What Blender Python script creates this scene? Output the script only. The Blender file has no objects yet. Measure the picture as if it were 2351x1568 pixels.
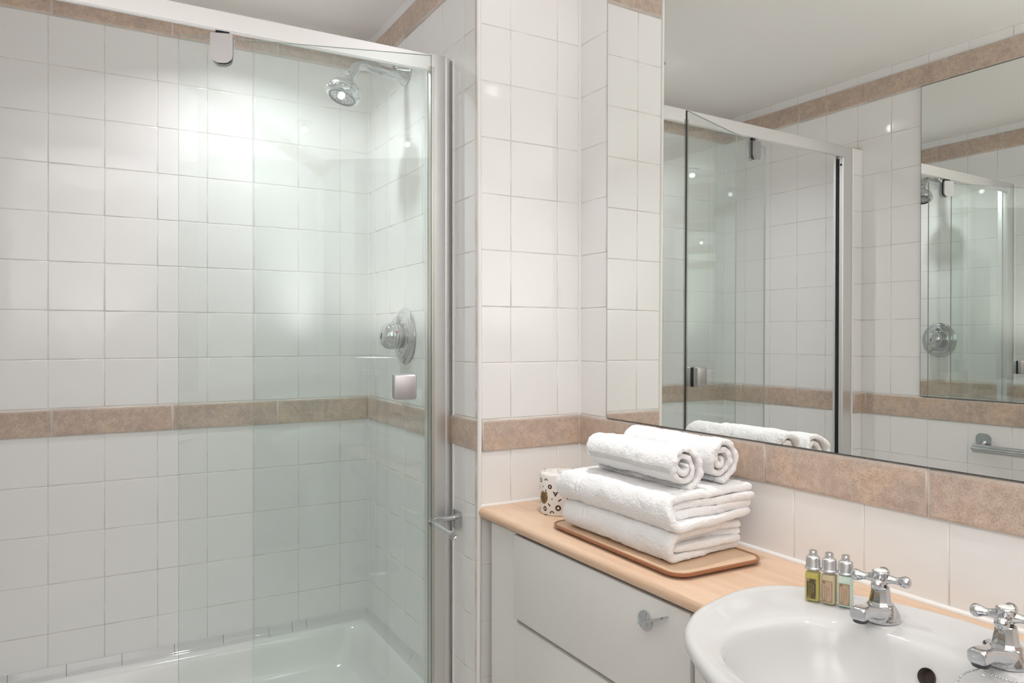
import bpy, bmesh, math, random
from mathutils import Vector, Matrix, noise
random.seed(7)
PI = math.pi
scene = bpy.context.scene
COL = scene.collection

# ------------------------------------------------------------------ camera, world, lights, exposure
H = 1.30
TH = 0.5189
cam_d = bpy.data.cameras.new('camera')
cam_d.sensor_fit = 'HORIZONTAL'
cam_d.sensor_width = 36.0
cam_d.lens = 1691.19 * 36.0 / 2351.0
cam_d.shift_y = -(784 - 773.31) / 2351.0
cam_d.clip_start = 0.02
cam = bpy.data.objects.new('camera', cam_d)
cam.location = (0, 0, H)
cam.rotation_euler = (PI / 2, 0, -TH)
COL.objects.link(cam)
scene.camera = cam

world = bpy.data.worlds.new('world')
scene.world = world
world.use_nodes = True
world.node_tree.nodes['Background'].inputs[0].default_value = (0.9, 0.92, 1.0, 1)
world.node_tree.nodes['Background'].inputs[1].default_value = 0.0

scene.view_settings.view_transform = 'Standard'
scene.view_settings.look = 'None'
scene.view_settings.exposure = 0.06
scene.view_settings.gamma = 1.0
scene.view_settings.use_curve_mapping = False
try:
    cy = scene.cycles
    cy.max_bounces = 16
    cy.diffuse_bounces = 8
    cy.glossy_bounces = 8
    cy.transparent_max_bounces = 24
    cy.sample_clamp_indirect = 6.0
    cy.use_denoising = True
except Exception:
    pass

CEIL = 2.403
LIGHT_W = 7.4
DOWNLIGHTS = [((0.94, 1.28), 0.19, 'small round spotlight on the ceiling above the towels', 0.06),
              ((0.955, 0.66), 0.06, 'small round spotlight on the ceiling above the washbasin', 0.06),
              ((0.44, 2.27), 0.53, 'small round spotlight on the ceiling inside the shower', 0.06),
              ((0.95, 0.03), 0.14, 'added fill spotlight on the ceiling nearest the doorway', 0.06),  # extra spotlight added for fill, in row with the other ones
              ]
for (lx, ly), k, lab, size in DOWNLIGHTS:
    ld = bpy.data.lights.new('downlight_beam', 'AREA')
    ld.shape = 'DISK'
    ld.size = size
    ld.energy = LIGHT_W * k
    ld.color = (0.965, 0.970, 0.99)
    ld.spread = math.radians(78 if ly > 1 and ly < 2 else 140)
    lo = bpy.data.objects.new('downlight_beam', ld)
    lo.location = (lx, ly, CEIL - 0.068)
    COL.objects.link(lo)

# added fill light, unseen behind the camera: washes the ceiling
FILL_POS = (0.06, -0.42, 1.15)
ld = bpy.data.lights.new('fill_uplight', 'AREA')
ld.shape = 'DISK'; ld.size = 0.16; ld.energy = 28.0; ld.color = (0.965, 0.970, 0.99); ld.spread = math.radians(160)
lo = bpy.data.objects.new('fill_uplight', ld)
lo.location = (FILL_POS[0], FILL_POS[1], FILL_POS[2] + 0.0)
lo.rotation_euler = (math.radians(180), 0, 0)      # shines up
COL.objects.link(lo)

# ------------------------------------------------------------------ room constants
D = 2.6455          # back wall of the shower
P = 1.7328          # front face of the boxed pier
M = 1.2124          # right wall at the pier corner
PHI = 0.0127
E1 = 0.895          # shower end wall
XL = -0.381         # left wall
YR = -0.85          # rear wall (behind the camera)
BT = 1.0805         # top of the lower brown band
BB = 0.9953
UB = 2.2805         # bottom of the upper brown band
UT = 2.3657
CT = 0.851          # counter top
nW = Vector((math.cos(PHI), math.sin(PHI), 0))
sW = Vector((math.sin(PHI), -math.cos(PHI), 0))
WROT = math.atan2(sW.y, sW.x)

def W(s, off, z):
    q = Vector((M, P, 0)) + sW * s - nW * off
    return Vector((q.x, q.y, z))

# ------------------------------------------------------------------ node helpers
def new_mat(name):
    m = bpy.data.materials.new(name)
    m.use_nodes = True
    nt = m.node_tree
    return m, nt, nt.nodes['Principled BSDF']

def N(nt, t, **kw):
    n = nt.nodes.new(t)
    for k, v in kw.items():
        setattr(n, k, v)
    return n

def simple(name, col, rough=0.5, metal=0.0, coat=0.0, bump=None, spec=None, rough_noise=None, aniso=0):
    m, nt, b = new_mat(name)
    b.inputs['Base Color'].default_value = (*col, 1)
    b.inputs['Roughness'].default_value = rough
    b.inputs['Metallic'].default_value = metal
    b.inputs['Coat Weight'].default_value = coat
    b.inputs['Coat Roughness'].default_value = 0.05
    if spec is not None:
        b.inputs['Specular IOR Level'].default_value = spec
    if bump:
        sc_, st, dist = bump
        tc = N(nt, 'ShaderNodeTexCoord')
        no = N(nt, 'ShaderNodeTexNoise')
        no.inputs['Scale'].default_value = sc_
        no.inputs['Detail'].default_value = 3
        nt.links.new(tc.outputs['Object'], no.inputs['Vector'])
        bp = N(nt, 'ShaderNodeBump')
        bp.inputs['Strength'].default_value = st
        bp.inputs['Distance'].default_value = dist
        nt.links.new(no.outputs['Fac'], bp.inputs['Height'])
        nt.links.new(bp.outputs['Normal'], b.inputs['Normal'])
    return m

def ramp(nt, stops):
    r = N(nt, 'ShaderNodeValToRGB')
    e = r.color_ramp.elements
    e[0].position = stops[0][0]; e[0].color = (*stops[0][1], 1)
    e[1].position = stops[-1][0]; e[1].color = (*stops[-1][1], 1)
    for p, c in stops[1:-1]:
        x = e.new(p); x.color = (*c, 1)
    return r

# ------------------------------------------------------------------ materials
# white glazed tile
MAT_TILE, nt, b = new_mat('white_glazed_tile')
b.inputs['Base Color'].default_value = (0.835, 0.83, 0.825, 1)
b.inputs['Roughness'].default_value = 0.07
b.inputs['Specular IOR Level'].default_value = 0.45
tc = N(nt, 'ShaderNodeTexCoord')
no = N(nt, 'ShaderNodeTexNoise'); no.inputs['Scale'].default_value = 9.0; no.inputs['Detail'].default_value = 1.0
no2 = N(nt, 'ShaderNodeTexNoise'); no2.inputs['Scale'].default_value = 260.0; no2.inputs['Detail'].default_value = 1.0
nt.links.new(tc.outputs['Object'], no.inputs['Vector']); nt.links.new(tc.outputs['Object'], no2.inputs['Vector'])
bp = N(nt, 'ShaderNodeBump'); bp.inputs['Strength'].default_value = 0.30; bp.inputs['Distance'].default_value = 0.006
bp2 = N(nt, 'ShaderNodeBump'); bp2.inputs['Strength'].default_value = 0.10; bp2.inputs['Distance'].default_value = 0.0002
nt.links.new(no.outputs['Fac'], bp.inputs['Height']); nt.links.new(no2.outputs['Fac'], bp2.inputs['Height'])
nt.links.new(bp.outputs['Normal'], bp2.inputs['Normal']); nt.links.new(bp2.outputs['Normal'], b.inputs['Normal'])

# grout, slightly stained
MAT_GROUT, nt, b = new_mat('grout')
b.inputs['Roughness'].default_value = 0.85
tc = N(nt, 'ShaderNodeTexCoord'); no = N(nt, 'ShaderNodeTexNoise'); no.inputs['Scale'].default_value = 14.0; no.inputs['Detail'].default_value = 4.0
r = ramp(nt, [(0.34, (0.58, 0.53, 0.48)), (0.60, (0.76, 0.74, 0.71))])
nt.links.new(tc.outputs['Object'], no.inputs['Vector']); nt.links.new(no.outputs['Fac'], r.inputs['Fac']); nt.links.new(r.outputs['Color'], b.inputs['Base Color'])

# brown stone-look border tile with paler glaze rim
MAT_BAND, nt, b = new_mat('brown_border_tile')
b.inputs['Roughness'].default_value = 0.36
tc = N(nt, 'ShaderNodeTexCoord')
na = N(nt, 'ShaderNodeTexNoise'); na.inputs['Scale'].default_value = 9.0; na.inputs['Detail'].default_value = 4.0; na.inputs['Distortion'].default_value = 0.6
nb = N(nt, 'ShaderNodeTexNoise'); nb.inputs['Scale'].default_value = 420.0; nb.inputs['Detail'].default_value = 2.0
nc = N(nt, 'ShaderNodeTexNoise'); nc.inputs['Scale'].default_value = 60.0; nc.inputs['Detail'].default_value = 5.0
for q in (na, nb, nc):
    nt.links.new(tc.outputs['Object'], q.inputs['Vector'])
r1 = ramp(nt, [(0.35, (0.53, 0.435, 0.375)), (0.52, (0.585, 0.475, 0.405)), (0.68, (0.64, 0.50, 0.395))])
nt.links.new(na.outputs['Fac'], r1.inputs['Fac'])
mx = N(nt, 'ShaderNodeMix', data_type='RGBA', blend_type='MULTIPLY'); mx.inputs['Factor'].default_value = 0.75
r2 = ramp(nt, [(0.36, (0.72, 0.69, 0.66)), (0.56, (1.05, 1.04, 1.03))])
nt.links.new(nb.outputs['Fac'], r2.inputs['Fac'])
nt.links.new(r1.outputs['Color'], mx.inputs[6]); nt.links.new(r2.outputs['Color'], mx.inputs[7])
mx2 = N(nt, 'ShaderNodeMix', data_type='RGBA', blend_type='MULTIPLY'); mx2.inputs['Factor'].default_value = 0.55
r3 = ramp(nt, [(0.40, (0.80, 0.76, 0.72)), (0.62, (1.08, 1.06, 1.04))])
nt.links.new(nc.outputs['Fac'], r3.inputs['Fac'])
nt.links.new(mx.outputs[2], mx2.inputs[6]); nt.links.new(r3.outputs['Color'], mx2.inputs[7])
at = N(nt, 'ShaderNodeAttribute'); at.attribute_name = 'edge'
mx3 = N(nt, 'ShaderNodeMix', data_type='RGBA'); nt.links.new(at.outputs['Fac'], mx3.inputs['Factor'])
nt.links.new(mx2.outputs[2], mx3.inputs[6]); mx3.inputs[7].default_value = (0.70, 0.64, 0.585, 1)
nt.links.new(mx3.outputs[2], b.inputs['Base Color'])
bp = N(nt, 'ShaderNodeBump'); bp.inputs['Strength'].default_value = 0.12; bp.inputs['Distance'].default_value = 0.0004
nt.links.new(nb.outputs['Fac'], bp.inputs['Height']); nt.links.new(bp.outputs['Normal'], b.inputs['Normal'])

MAT_CAULK = simple('white_silicone', (0.83, 0.82, 0.80), 0.28)
MAT_CEIL = simple('ceiling_paint', (0.88, 0.865, 0.84), 0.75, bump=(30, 0.06, 0.002))
MAT_FLOOR = simple('floor_vinyl', (0.66, 0.62, 0.57), 0.35)
MAT_PAINT = simple('wall_paint', (0.86, 0.85, 0.83), 0.6)
MAT_REAR = simple('rear_paint', (0.62, 0.59, 0.56), 0.6)
MAT_DOOR = simple('door_paint', (0.34, 0.30, 0.27), 0.4)
MAT_CHROME = simple('chrome', (0.60, 0.615, 0.635), 0.045, 1.0)
MAT_CHROME2 = simple('satin_chrome', (0.62, 0.63, 0.64), 0.22, 1.0)
MAT_ALU = simple('satin_aluminium', (0.78, 0.775, 0.78), 0.42, 1.0)
MAT_ALUG = simple('grey_metal_fitting', (0.54, 0.53, 0.54), 0.36, 1.0)
MAT_CAP = simple('brushed_cap', (0.66, 0.66, 0.67), 0.30, 1.0, bump=(900, 0.1, 0.0002))
MAT_BLACK = simple('black_rubber', (0.012, 0.012, 0.013), 0.5)
MAT_DARK = simple('dark_grey', (0.05, 0.05, 0.055), 0.4)
MAT_SEAL = simple('clear_vinyl_seal', (0.62, 0.62, 0.56), 0.25)
MAT_CERAMIC = simple('white_ceramic', (0.65, 0.65, 0.647), 0.06, spec=0.5)
MAT_TRAY = simple('white_acrylic', (0.82, 0.82, 0.81), 0.16)
MAT_CAB = simple('white_laminate', (0.74, 0.735, 0.72), 0.32, bump=(600, 0.04, 0.0003))
MAT_CABIN = simple('cabinet_carcass', (0.66, 0.64, 0.61), 0.5)
MAT_RED = simple('red_mark', (0.55, 0.03, 0.03), 0.4)
MAT_BLUE = simple('blue_mark', (0.03, 0.06, 0.4), 0.4)
MAT_WHITEP = simple('white_plastic', (0.85, 0.85, 0.83), 0.3)
MAT_PINK = simple('bare_clay', (0.50, 0.30, 0.22), 0.9, bump=(200, 0.6, 0.002))
MAT_HOLE = simple('overflow_dark', (0.10, 0.075, 0.065), 0.5)
MAT_INK = simple('dark_brown_ink', (0.055, 0.028, 0.020), 0.6)
MAT_GOLD = simple('gold_brown_ink', (0.27, 0.165, 0.055), 0.5)
MAT_PAPER = simple('white_wrap_paper', (0.80, 0.765, 0.73), 0.6, bump=(60, 0.12, 0.002))
MAT_TRAYTOP = simple('tray_veneer', (0.70, 0.50, 0.34), 0.3)
MAT_TRAYEDGE = simple('tray_brown_edge', (0.33, 0.13, 0.055), 0.28, coat=0.3)
MAT_LABG = simple('olive_label', (0.095, 0.075, 0.022), 0.5)
MAT_LABP = simple('kraft_label', (0.50, 0.36, 0.25), 0.55)
MAT_LTAN = simple('tan_ink', (0.52, 0.42, 0.22), 0.5)
MAT_LBRN = simple('brown_ink', (0.16, 0.10, 0.035), 0.5)
MAT_GREYINK = simple('grey_ink', (0.12, 0.12, 0.13), 0.5)

# wood worktop
MAT_WOOD, nt, b = new_mat('beech_laminate')
b.inputs['Roughness'].default_value = 0.30
tc = N(nt, 'ShaderNodeTexCoord'); mp = N(nt, 'ShaderNodeMapping')
mp.inputs['Scale'].default_value = (2.2, 38.0, 38.0)
na = N(nt, 'ShaderNodeTexNoise'); na.inputs['Scale'].default_value = 1.0; na.inputs['Detail'].default_value = 5.0; na.inputs['Distortion'].default_value = 0.3
mp2 = N(nt, 'ShaderNodeMapping'); mp2.inputs['Scale'].default_value = (25.0, 600.0, 600.0)
nb = N(nt, 'ShaderNodeTexNoise'); nb.inputs['Scale'].default_value = 1.0; nb.inputs['Detail'].default_value = 2.0
nt.links.new(tc.outputs['Object'], mp.inputs['Vector']); nt.links.new(mp.outputs['Vector'], na.inputs['Vector'])
nt.links.new(tc.outputs['Object'], mp2.inputs['Vector']); nt.links.new(mp2.outputs['Vector'], nb.inputs['Vector'])
r1 = ramp(nt, [(0.30, (0.67, 0.45, 0.305)), (0.50, (0.735, 0.520, 0.365)), (0.70, (0.78, 0.57, 0.415))])
nt.links.new(na.outputs['Fac'], r1.inputs['Fac'])
r2 = ramp(nt, [(0.35, (0.93, 0.91, 0.89)), (0.55, (1, 1, 1))])
nt.links.new(nb.outputs['Fac'], r2.inputs['Fac'])
mx = N(nt, 'ShaderNodeMix', data_type='RGBA', blend_type='MULTIPLY'); mx.inputs['Factor'].default_value = 0.8
nt.links.new(r1.outputs['Color'], mx.inputs[6]); nt.links.new(r2.outputs['Color'], mx.inputs[7])
nt.links.new(mx.outputs[2], b.inputs['Base Color'])

# sheet glass: tinted clear body with Fresnel reflection
def sheet_glass(name, tint, ior=1.5):
    m = bpy.data.materials.new(name); m.use_nodes = True
    nt = m.node_tree; nt.nodes.clear()
    out = N(nt, 'ShaderNodeOutputMaterial'); tr = N(nt, 'ShaderNodeBsdfTransparent'); tr.inputs[0].default_value = (*tint, 1)
    gl = N(nt, 'ShaderNodeBsdfGlossy'); gl.inputs['Roughness'].default_value = 0.0; gl.inputs[0].default_value = (1, 1, 1, 1)
    fr = N(nt, 'ShaderNodeFresnel')
    ge = N(nt, 'ShaderNodeNewGeometry')     # same reflectance on the way in and on the way out of the thin sheet
    mr_ = N(nt, 'ShaderNodeMapRange'); mr_.inputs['To Min'].default_value = ior; mr_.inputs['To Max'].default_value = 1.0 / ior
    nt.links.new(ge.outputs['Backfacing'], mr_.inputs['Value']); nt.links.new(mr_.outputs[0], fr.inputs['IOR'])
    mi = N(nt, 'ShaderNodeMixShader')
    nt.links.new(fr.outputs[0], mi.inputs[0]); nt.links.new(tr.outputs[0], mi.inputs[1]); nt.links.new(gl.outputs[0], mi.inputs[2])
    nt.links.new(mi.outputs[0], out.inputs[0])
    return m
MAT_GLASS = sheet_glass('shower_glass', (0.947, 0.974, 0.966), 1.52)
MAT_SEALC = sheet_glass('clear_seal', (0.86, 0.86, 0.83), 1.4)
MAT_GLASSEDGE = simple('glass_edge', (0.42, 0.47, 0.43), 0.12, spec=0.6)

MAT_MIRROR = simple('mirror_silver', (0.86, 0.875, 0.855), 0.0, 1.0)
MAT_MEDGE = simple('mirror_edge', (0.05, 0.055, 0.05), 0.3)

# terry towel
MAT_TERRY, nt, b = new_mat('white_terry')
b.inputs['Base Color'].default_value = (0.90, 0.895, 0.90, 1)
b.inputs['Roughness'].default_value = 0.95
b.inputs['Specular IOR Level'].default_value = 0.1
b.inputs['Sheen Weight'].default_value = 0.25
b.inputs['Sheen Roughness'].default_value = 0.5
tc = N(nt, 'ShaderNodeTexCoord'); no = N(nt, 'ShaderNodeTexNoise'); no.inputs['Scale'].default_value = 700.0; no.inputs['Detail'].default_value = 3.0
bp = N(nt, 'ShaderNodeBump'); bp.inputs['Strength'].default_value = 0.9; bp.inputs['Distance'].default_value = 0.0012
nt.links.new(tc.outputs['Object'], no.inputs['Vector']); nt.links.new(no.outputs['Fac'], bp.inputs['Height']); nt.links.new(bp.outputs['Normal'], b.inputs['Normal'])
MAT_DOBBY, nt, b = new_mat('woven_border')
b.inputs['Roughness'].default_value = 0.8
tc = N(nt, 'ShaderNodeTexCoord'); mp = N(nt, 'ShaderNodeMapping'); mp.inputs['Rotation'].default_value = (0, 0.6, 0)
wv = N(nt, 'ShaderNodeTexWave'); wv.inputs['Scale'].default_value = 85.0; wv.bands_direction = 'X'
nt.links.new(tc.outputs['Object'], mp.inputs['Vector']); nt.links.new(mp.outputs['Vector'], wv.inputs['Vector'])
r = ramp(nt, [(0.2, (0.62, 0.61, 0.62)), (0.8, (0.80, 0.80, 0.81))])
nt.links.new(wv.outputs['Fac'], r.inputs['Fac']); nt.links.new(r.outputs['Color'], b.inputs['Base Color'])
bp = N(nt, 'ShaderNodeBump'); bp.inputs['Strength'].default_value = 0.6; bp.inputs['Distance'].default_value = 0.0008
nt.links.new(wv.outputs['Fac'], bp.inputs['Height']); nt.links.new(bp.outputs['Normal'], b.inputs['Normal'])

def liquid(name, col, trans, rough=0.05, ior=1.4, sss=0):
    m, nt, b = new_mat(name)
    b.inputs['Base Color'].default_value = (*col, 1)
    b.inputs['Roughness'].default_value = rough
    b.inputs['Transmission Weight'].default_value = trans
    b.inputs['IOR'].default_value = ior
    return m
MAT_BGLASS = sheet_glass('bottle_plastic', (0.985, 0.99, 0.98), 1.45)
MAT_LIQ1 = liquid('yellow_gel', (0.70, 0.64, 0.16), 0.45)
MAT_LIQ2 = liquid('amber_clear_gel', (0.78, 0.68, 0.46), 0.35)
MAT_LIQ3 = liquid('mint_cream', (0.70, 0.82, 0.74), 0.0, 0.3)

MAT_LENS = bpy.data.materials.new('lit_lens'); MAT_LENS.use_nodes = True
_b = MAT_LENS.node_tree.nodes['Principled BSDF']
_b.inputs['Emission Color'].default_value = (0.96, 0.97, 1.0, 1); _b.inputs['Emission Strength'].default_value = 70.0

# ------------------------------------------------------------------ object helpers
def tag(o, label=None, cat=None, group=None, kind=None):
    if label: o['label'] = label
    if cat: o['category'] = cat
    if group: o['group'] = group
    if kind: o['kind'] = kind
    return o

def empty(name, loc=(0, 0, 0), rz=0.0):
    o = bpy.data.objects.new(name, None)
    o.location = loc; o.rotation_euler = (0, 0, rz); o.empty_display_size = 0.05
    COL.objects.link(o)
    return o

def wempty(name, s, off, z, extra=0.0):
    return empty(name, W(s, off, z), WROT + extra)

def link_mesh(name, bm, mats, parent=None, smooth=True, angle=40):
    me = bpy.data.meshes.new(name)
    bmesh.ops.recalc_face_normals(bm, faces=bm.faces)
    bm.to_mesh(me); bm.free()
    if not isinstance(mats, (list, tuple)): mats = [mats]
    for m in mats: me.materials.append(m)
    if smooth:
        for p in me.polygons: p.use_smooth = True
        if angle is not None:
            try: me.set_sharp_from_angle(angle=math.radians(angle))
            except Exception: pass
    o = bpy.data.objects.new(name, me)
    COL.objects.link(o)
    if parent: o.parent = parent
    return o

def new(): return bmesh.new()

def box(bm, x0, x1, y0, y1, z0, z1, bev=0.0, seg=2, mi=0, mat4=None):
    t = bmesh.new()
    r = bmesh.ops.create_cube(t, size=1.0)
    bmesh.ops.scale(t, vec=(x1 - x0, y1 - y0, z1 - z0), verts=t.verts)
    bmesh.ops.translate(t, vec=((x0 + x1) / 2, (y0 + y1) / 2, (z0 + z1) / 2), verts=t.verts)
    if bev > 0:
        bmesh.ops.bevel(t, geom=list(t.edges), offset=bev, segments=seg, profile=0.5, affect='EDGES')
    for f in t.faces: f.material_index = mi
    merge(bm, t, mat4)

def merge(bm, t, mat4=None):
    if mat4 is not None: bmesh.ops.transform(t, matrix=mat4, verts=t.verts)
    me = bpy.data.meshes.new('tmp'); t.to_mesh(me); t.free()
    bm.from_mesh(me); bpy.data.meshes.remove(me)

def frame_mat(p, zdir, xdir=None):
    z = Vector(zdir).normalized()
    x = Vector(xdir) if xdir is not None else (Vector((1, 0, 0)) if abs(z.x) < 0.9 else Vector((0, 1, 0)))
    x = (x - z * x.dot(z)).normalized(); y = z.cross(x)
    return Matrix.Translation(Vector(p)) @ Matrix((x, y, z)).transposed().to_4x4()

def lathe(bm, prof, seg=48, mat4=None, mi=0, close=True):
    """prof: list of (r, z) ; revolves round z"""
    t = bmesh.new(); rings = []
    for r, z in prof:
        if r < 1e-6:
            rings.append([t.verts.new((0, 0, z))])
        else:
            rings.append([t.verts.new((r * math.cos(2 * PI * k / seg), r * math.sin(2 * PI * k / seg), z)) for k in range(seg)])
    for a, b_ in zip(rings, rings[1:]):
        for k in range(seg):
            k2 = (k + 1) % seg
            if len(a) == 1 and len(b_) == 1: continue
            if len(a) == 1: f = t.faces.new((a[0], b_[k2], b_[k]))
            elif len(b_) == 1: f = t.faces.new((a[k], a[k2], b_[0]))
            else: f = t.faces.new((a[k], a[k2], b_[k2], b_[k]))
            f.material_index = mi
    if close:
        for rg in (rings[0], rings[-1]):
            if len(rg) > 1:
                f = t.faces.new(rg if rg is rings[0] else rg); f.material_index = mi
    merge(bm, t, mat4)

def tube(bm, pts, rad, seg=16, mi=0, caps=True):
    pts = [Vector(p) for p in pts]
    n = len(pts)
    rads = rad if isinstance(rad, (list, tuple)) else [rad] * n
    t = bmesh.new(); rings = []
    up = None
    for i, p in enumerate(pts):
        d = (pts[min(i + 1, n - 1)] - pts[max(i - 1, 0)]).normalized()
        if up is None:
            up = Vector((0, 0, 1)) if abs(d.z) < 0.9 else Vector((1, 0, 0))
        x = (up - d * up.dot(d)).normalized(); y = d.cross(x); up = x
        rings.append([t.verts.new(p + (x * math.cos(2 * PI * k / seg) + y * math.sin(2 * PI * k / seg)) * rads[i]) for k in range(seg)])
    for a, b_ in zip(rings, rings[1:]):
        for k in range(seg):
            k2 = (k + 1) % seg
            f = t.faces.new((a[k], a[k2], b_[k2], b_[k])); f.material_index = mi
    if caps:
        for rg in (rings[0], rings[-1]):
            f = t.faces.new(rg); f.material_index = mi
    merge(bm, t)

def sphere(bm, c, r, seg=20, mi=0, sc=(1, 1, 1)):
    t = bmesh.new()
    bmesh.ops.create_uvsphere(t, u_segments=seg, v_segments=max(8, seg // 2), radius=r)
    bmesh.ops.scale(t, vec=sc, verts=t.verts)
    for f in t.faces: f.material_index = mi
    merge(bm, t, Matrix.Translation(Vector(c)))

def smoothpath(pts, n=8):
    P_ = [Vector(p) for p in pts]; out = []
    for i in range(len(P_) - 1):
        p0 = P_[max(i - 1, 0)]; p1 = P_[i]; p2 = P_[i + 1]; p3 = P_[min(i + 2, len(P_) - 1)]
        for k in range(n):
            t = k / n
            out.append(0.5 * ((2 * p1) + (p2 - p0) * t + (2 * p0 - 5 * p1 + 4 * p2 - p3) * t * t + (3 * p1 - p0 - 3 * p2 + p3) * t ** 3))
    out.append(P_[-1])
    return out

def extrude_poly(bm, poly, a0, a1, fn, mi=0):
    """poly list of 2d pts, fn(p,q,a)->Vector"""
    t = bmesh.new()
    A = [t.verts.new(fn(p, q, a0)) for p, q in poly]; B = [t.verts.new(fn(p, q, a1)) for p, q in poly]
    n = len(poly)
    for k in range(n):
        f = t.faces.new((A[k], A[(k + 1) % n], B[(k + 1) % n], B[k])); f.material_index = mi
    f = t.faces.new(A); f.material_index = mi
    f = t.faces.new(B[::-1]); f.material_index = mi
    merge(bm, t)

def rrect(w, h, r, n=6, cx=0, cy_=0):
    pts = []
    for (sx, sy, a0) in ((1, 1, 0), (-1, 1, PI / 2), (-1, -1, PI), (1, -1, 1.5 * PI)):
        for k in range(n + 1):
            a = a0 + PI / 2 * k / n
            pts.append((cx + sx * (w / 2 - r) + r * math.cos(a), cy_ + sy * (h / 2 - r) + r * math.sin(a)))
    return pts

FONTS = None
def text_mesh(body, size, align='CENTER', shear=0.0, res=3, offset=0.0):
    cu = bpy.data.curves.new('txt', 'FONT'); cu.body = body; cu.size = size; cu.align_x = align; cu.align_y = 'CENTER'
    cu.resolution_u = res; cu.shear = shear; cu.offset = offset
    ob = bpy.data.objects.new('txt', cu); COL.objects.link(ob)
    dg = bpy.context.evaluated_depsgraph_get(); dg.update()
    me = bpy.data.meshes.new_from_object(ob.evaluated_get(dg))
    bpy.data.objects.remove(ob); bpy.data.curves.remove(cu)
    return me

def add_text(bm, body, size, fn, mi=0, fit=None, **kw):
    me = text_mesh(body, size, **kw)
    xs = [v.co.x for v in me.vertices] or [0]
    k = 1.0
    if fit and max(xs) - min(xs) > fit: k = fit / (max(xs) - min(xs))
    t = bmesh.new(); t.from_mesh(me); bpy.data.meshes.remove(me)
    for v in t.verts: v.co = fn(v.co.x * k, v.co.y * (k if k < .8 else 1))
    for f in t.faces: f.material_index = mi
    merge(bm, t)

# ------------------------------------------------------------------ tiled wall builder
G = 0.0018
def tile_face(bm, fr, u0, u1, v0, v1, mi=0):
    """fr(u,v,h)->Vector; h = height out of the wall; rounded glazed edges"""
    tu = random.uniform(-1, 1) * 0.0009; tv = random.uniform(-1, 1) * 0.0009
    uc, vc = (u0 + u1) / 2, (v0 + v1) / 2
    rings = []
    for ins, h in ((0.0, -0.0012), (0.0003, -0.0007), (0.0009, -0.00028), (0.0019, -0.00004), (0.0032, 0.0), (0.0050, 0.0)):
        a, b_, c, d = u0 + ins, u1 - ins, v0 + ins, v1 - ins
        if b_ <= a or d <= c: break
        rings.append([bm.verts.new(fr(u, v, h + (u - uc) * tu * 2 + (v - vc) * tv * 2)) for u, v in ((a, c), (b_, c), (b_, d), (a, d))])
    for A, B in zip(rings, rings[1:]):
        for k in range(4):
            f = bm.faces.new((A[k], A[(k + 1) % 4], B[(k + 1) % 4], B[k])); f.material_index = mi
    f = bm.faces.new(rings[-1]); f.material_index = mi

def cells(a, b, start, pitch):
    xs = []
    k = math.ceil((a - start) / pitch - 1e-6)
    x = start + k * pitch
    while x < b - 0.004:
        if x > a + 0.004: xs.append(x)
        x += pitch
    e = [a] + xs + [b]
    out = []
    for i in range(len(e) - 1):
        out.append((e[i] + (G / 2 if i > 0 else 0), e[i + 1] - (G / 2 if i < len(e) - 2 else 0)))
    return out

def rows(zlo, zhi):
    """tile rows, bands excluded"""
    lines = []
    z = BB
    while z > zlo + 1e-4:
        lines.append((max(z - 0.15, zlo), z)); z -= 0.15
    lines = lines[::-1]
    z = BT
    for k in range(8): lines.append((z + 0.15 * k, z + 0.15 * (k + 1)))
    lines.append((UT, CEIL))
    out = []
    for a, b_ in lines:
        a2, b2 = max(a, zlo), min(b_, zhi)
        if b2 - a2 > 0.006: out.append((a2 + G / 2, b2 - G / 2))
    return out

def tiled_wall(name, fr, u0, u1, start, pitch, zlo, zhi=CEIL, skip=None, thick=0.08):
    bm = new()
    for a, b_ in cells(u0, u1, start, pitch):
        for c, d in rows(zlo, zhi):
            if skip and skip((a + b_) / 2, (c + d) / 2): continue
            tile_face(bm, fr, a, b_, c, d)
    # grout bed and masonry behind
    t = bmesh.new()
    zb = 0.0 if zlo < 0.6 else zlo
    q = [(u0, zb), (u1, zb), (u1, zhi), (u0, zhi)]
    A = [t.verts.new(fr(u, v, -0.00095)) for u, v in q]; B = [t.verts.new(fr(u, v, -thick)) for u, v in q]
    fs = [t.faces.new(A), t.faces.new(B[::-1])] + [t.faces.new((A[k], B[k], B[(k + 1) % 4], A[(k + 1) % 4])) for k in range(4)]
    for f in fs: f.material_index = 1
    merge(bm, t)
    me = bpy.data.meshes.new(name)
    bm.to_mesh(me); bm.free()
    me.materials.append(MAT_TILE); me.materials.append(MAT_GROUT)
    for p in me.polygons: p.use_smooth = p.material_index == 0
    o = bpy.data.objects.new(name, me); COL.objects.link(o)
    o['kind'] = 'structure'
    return o

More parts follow.
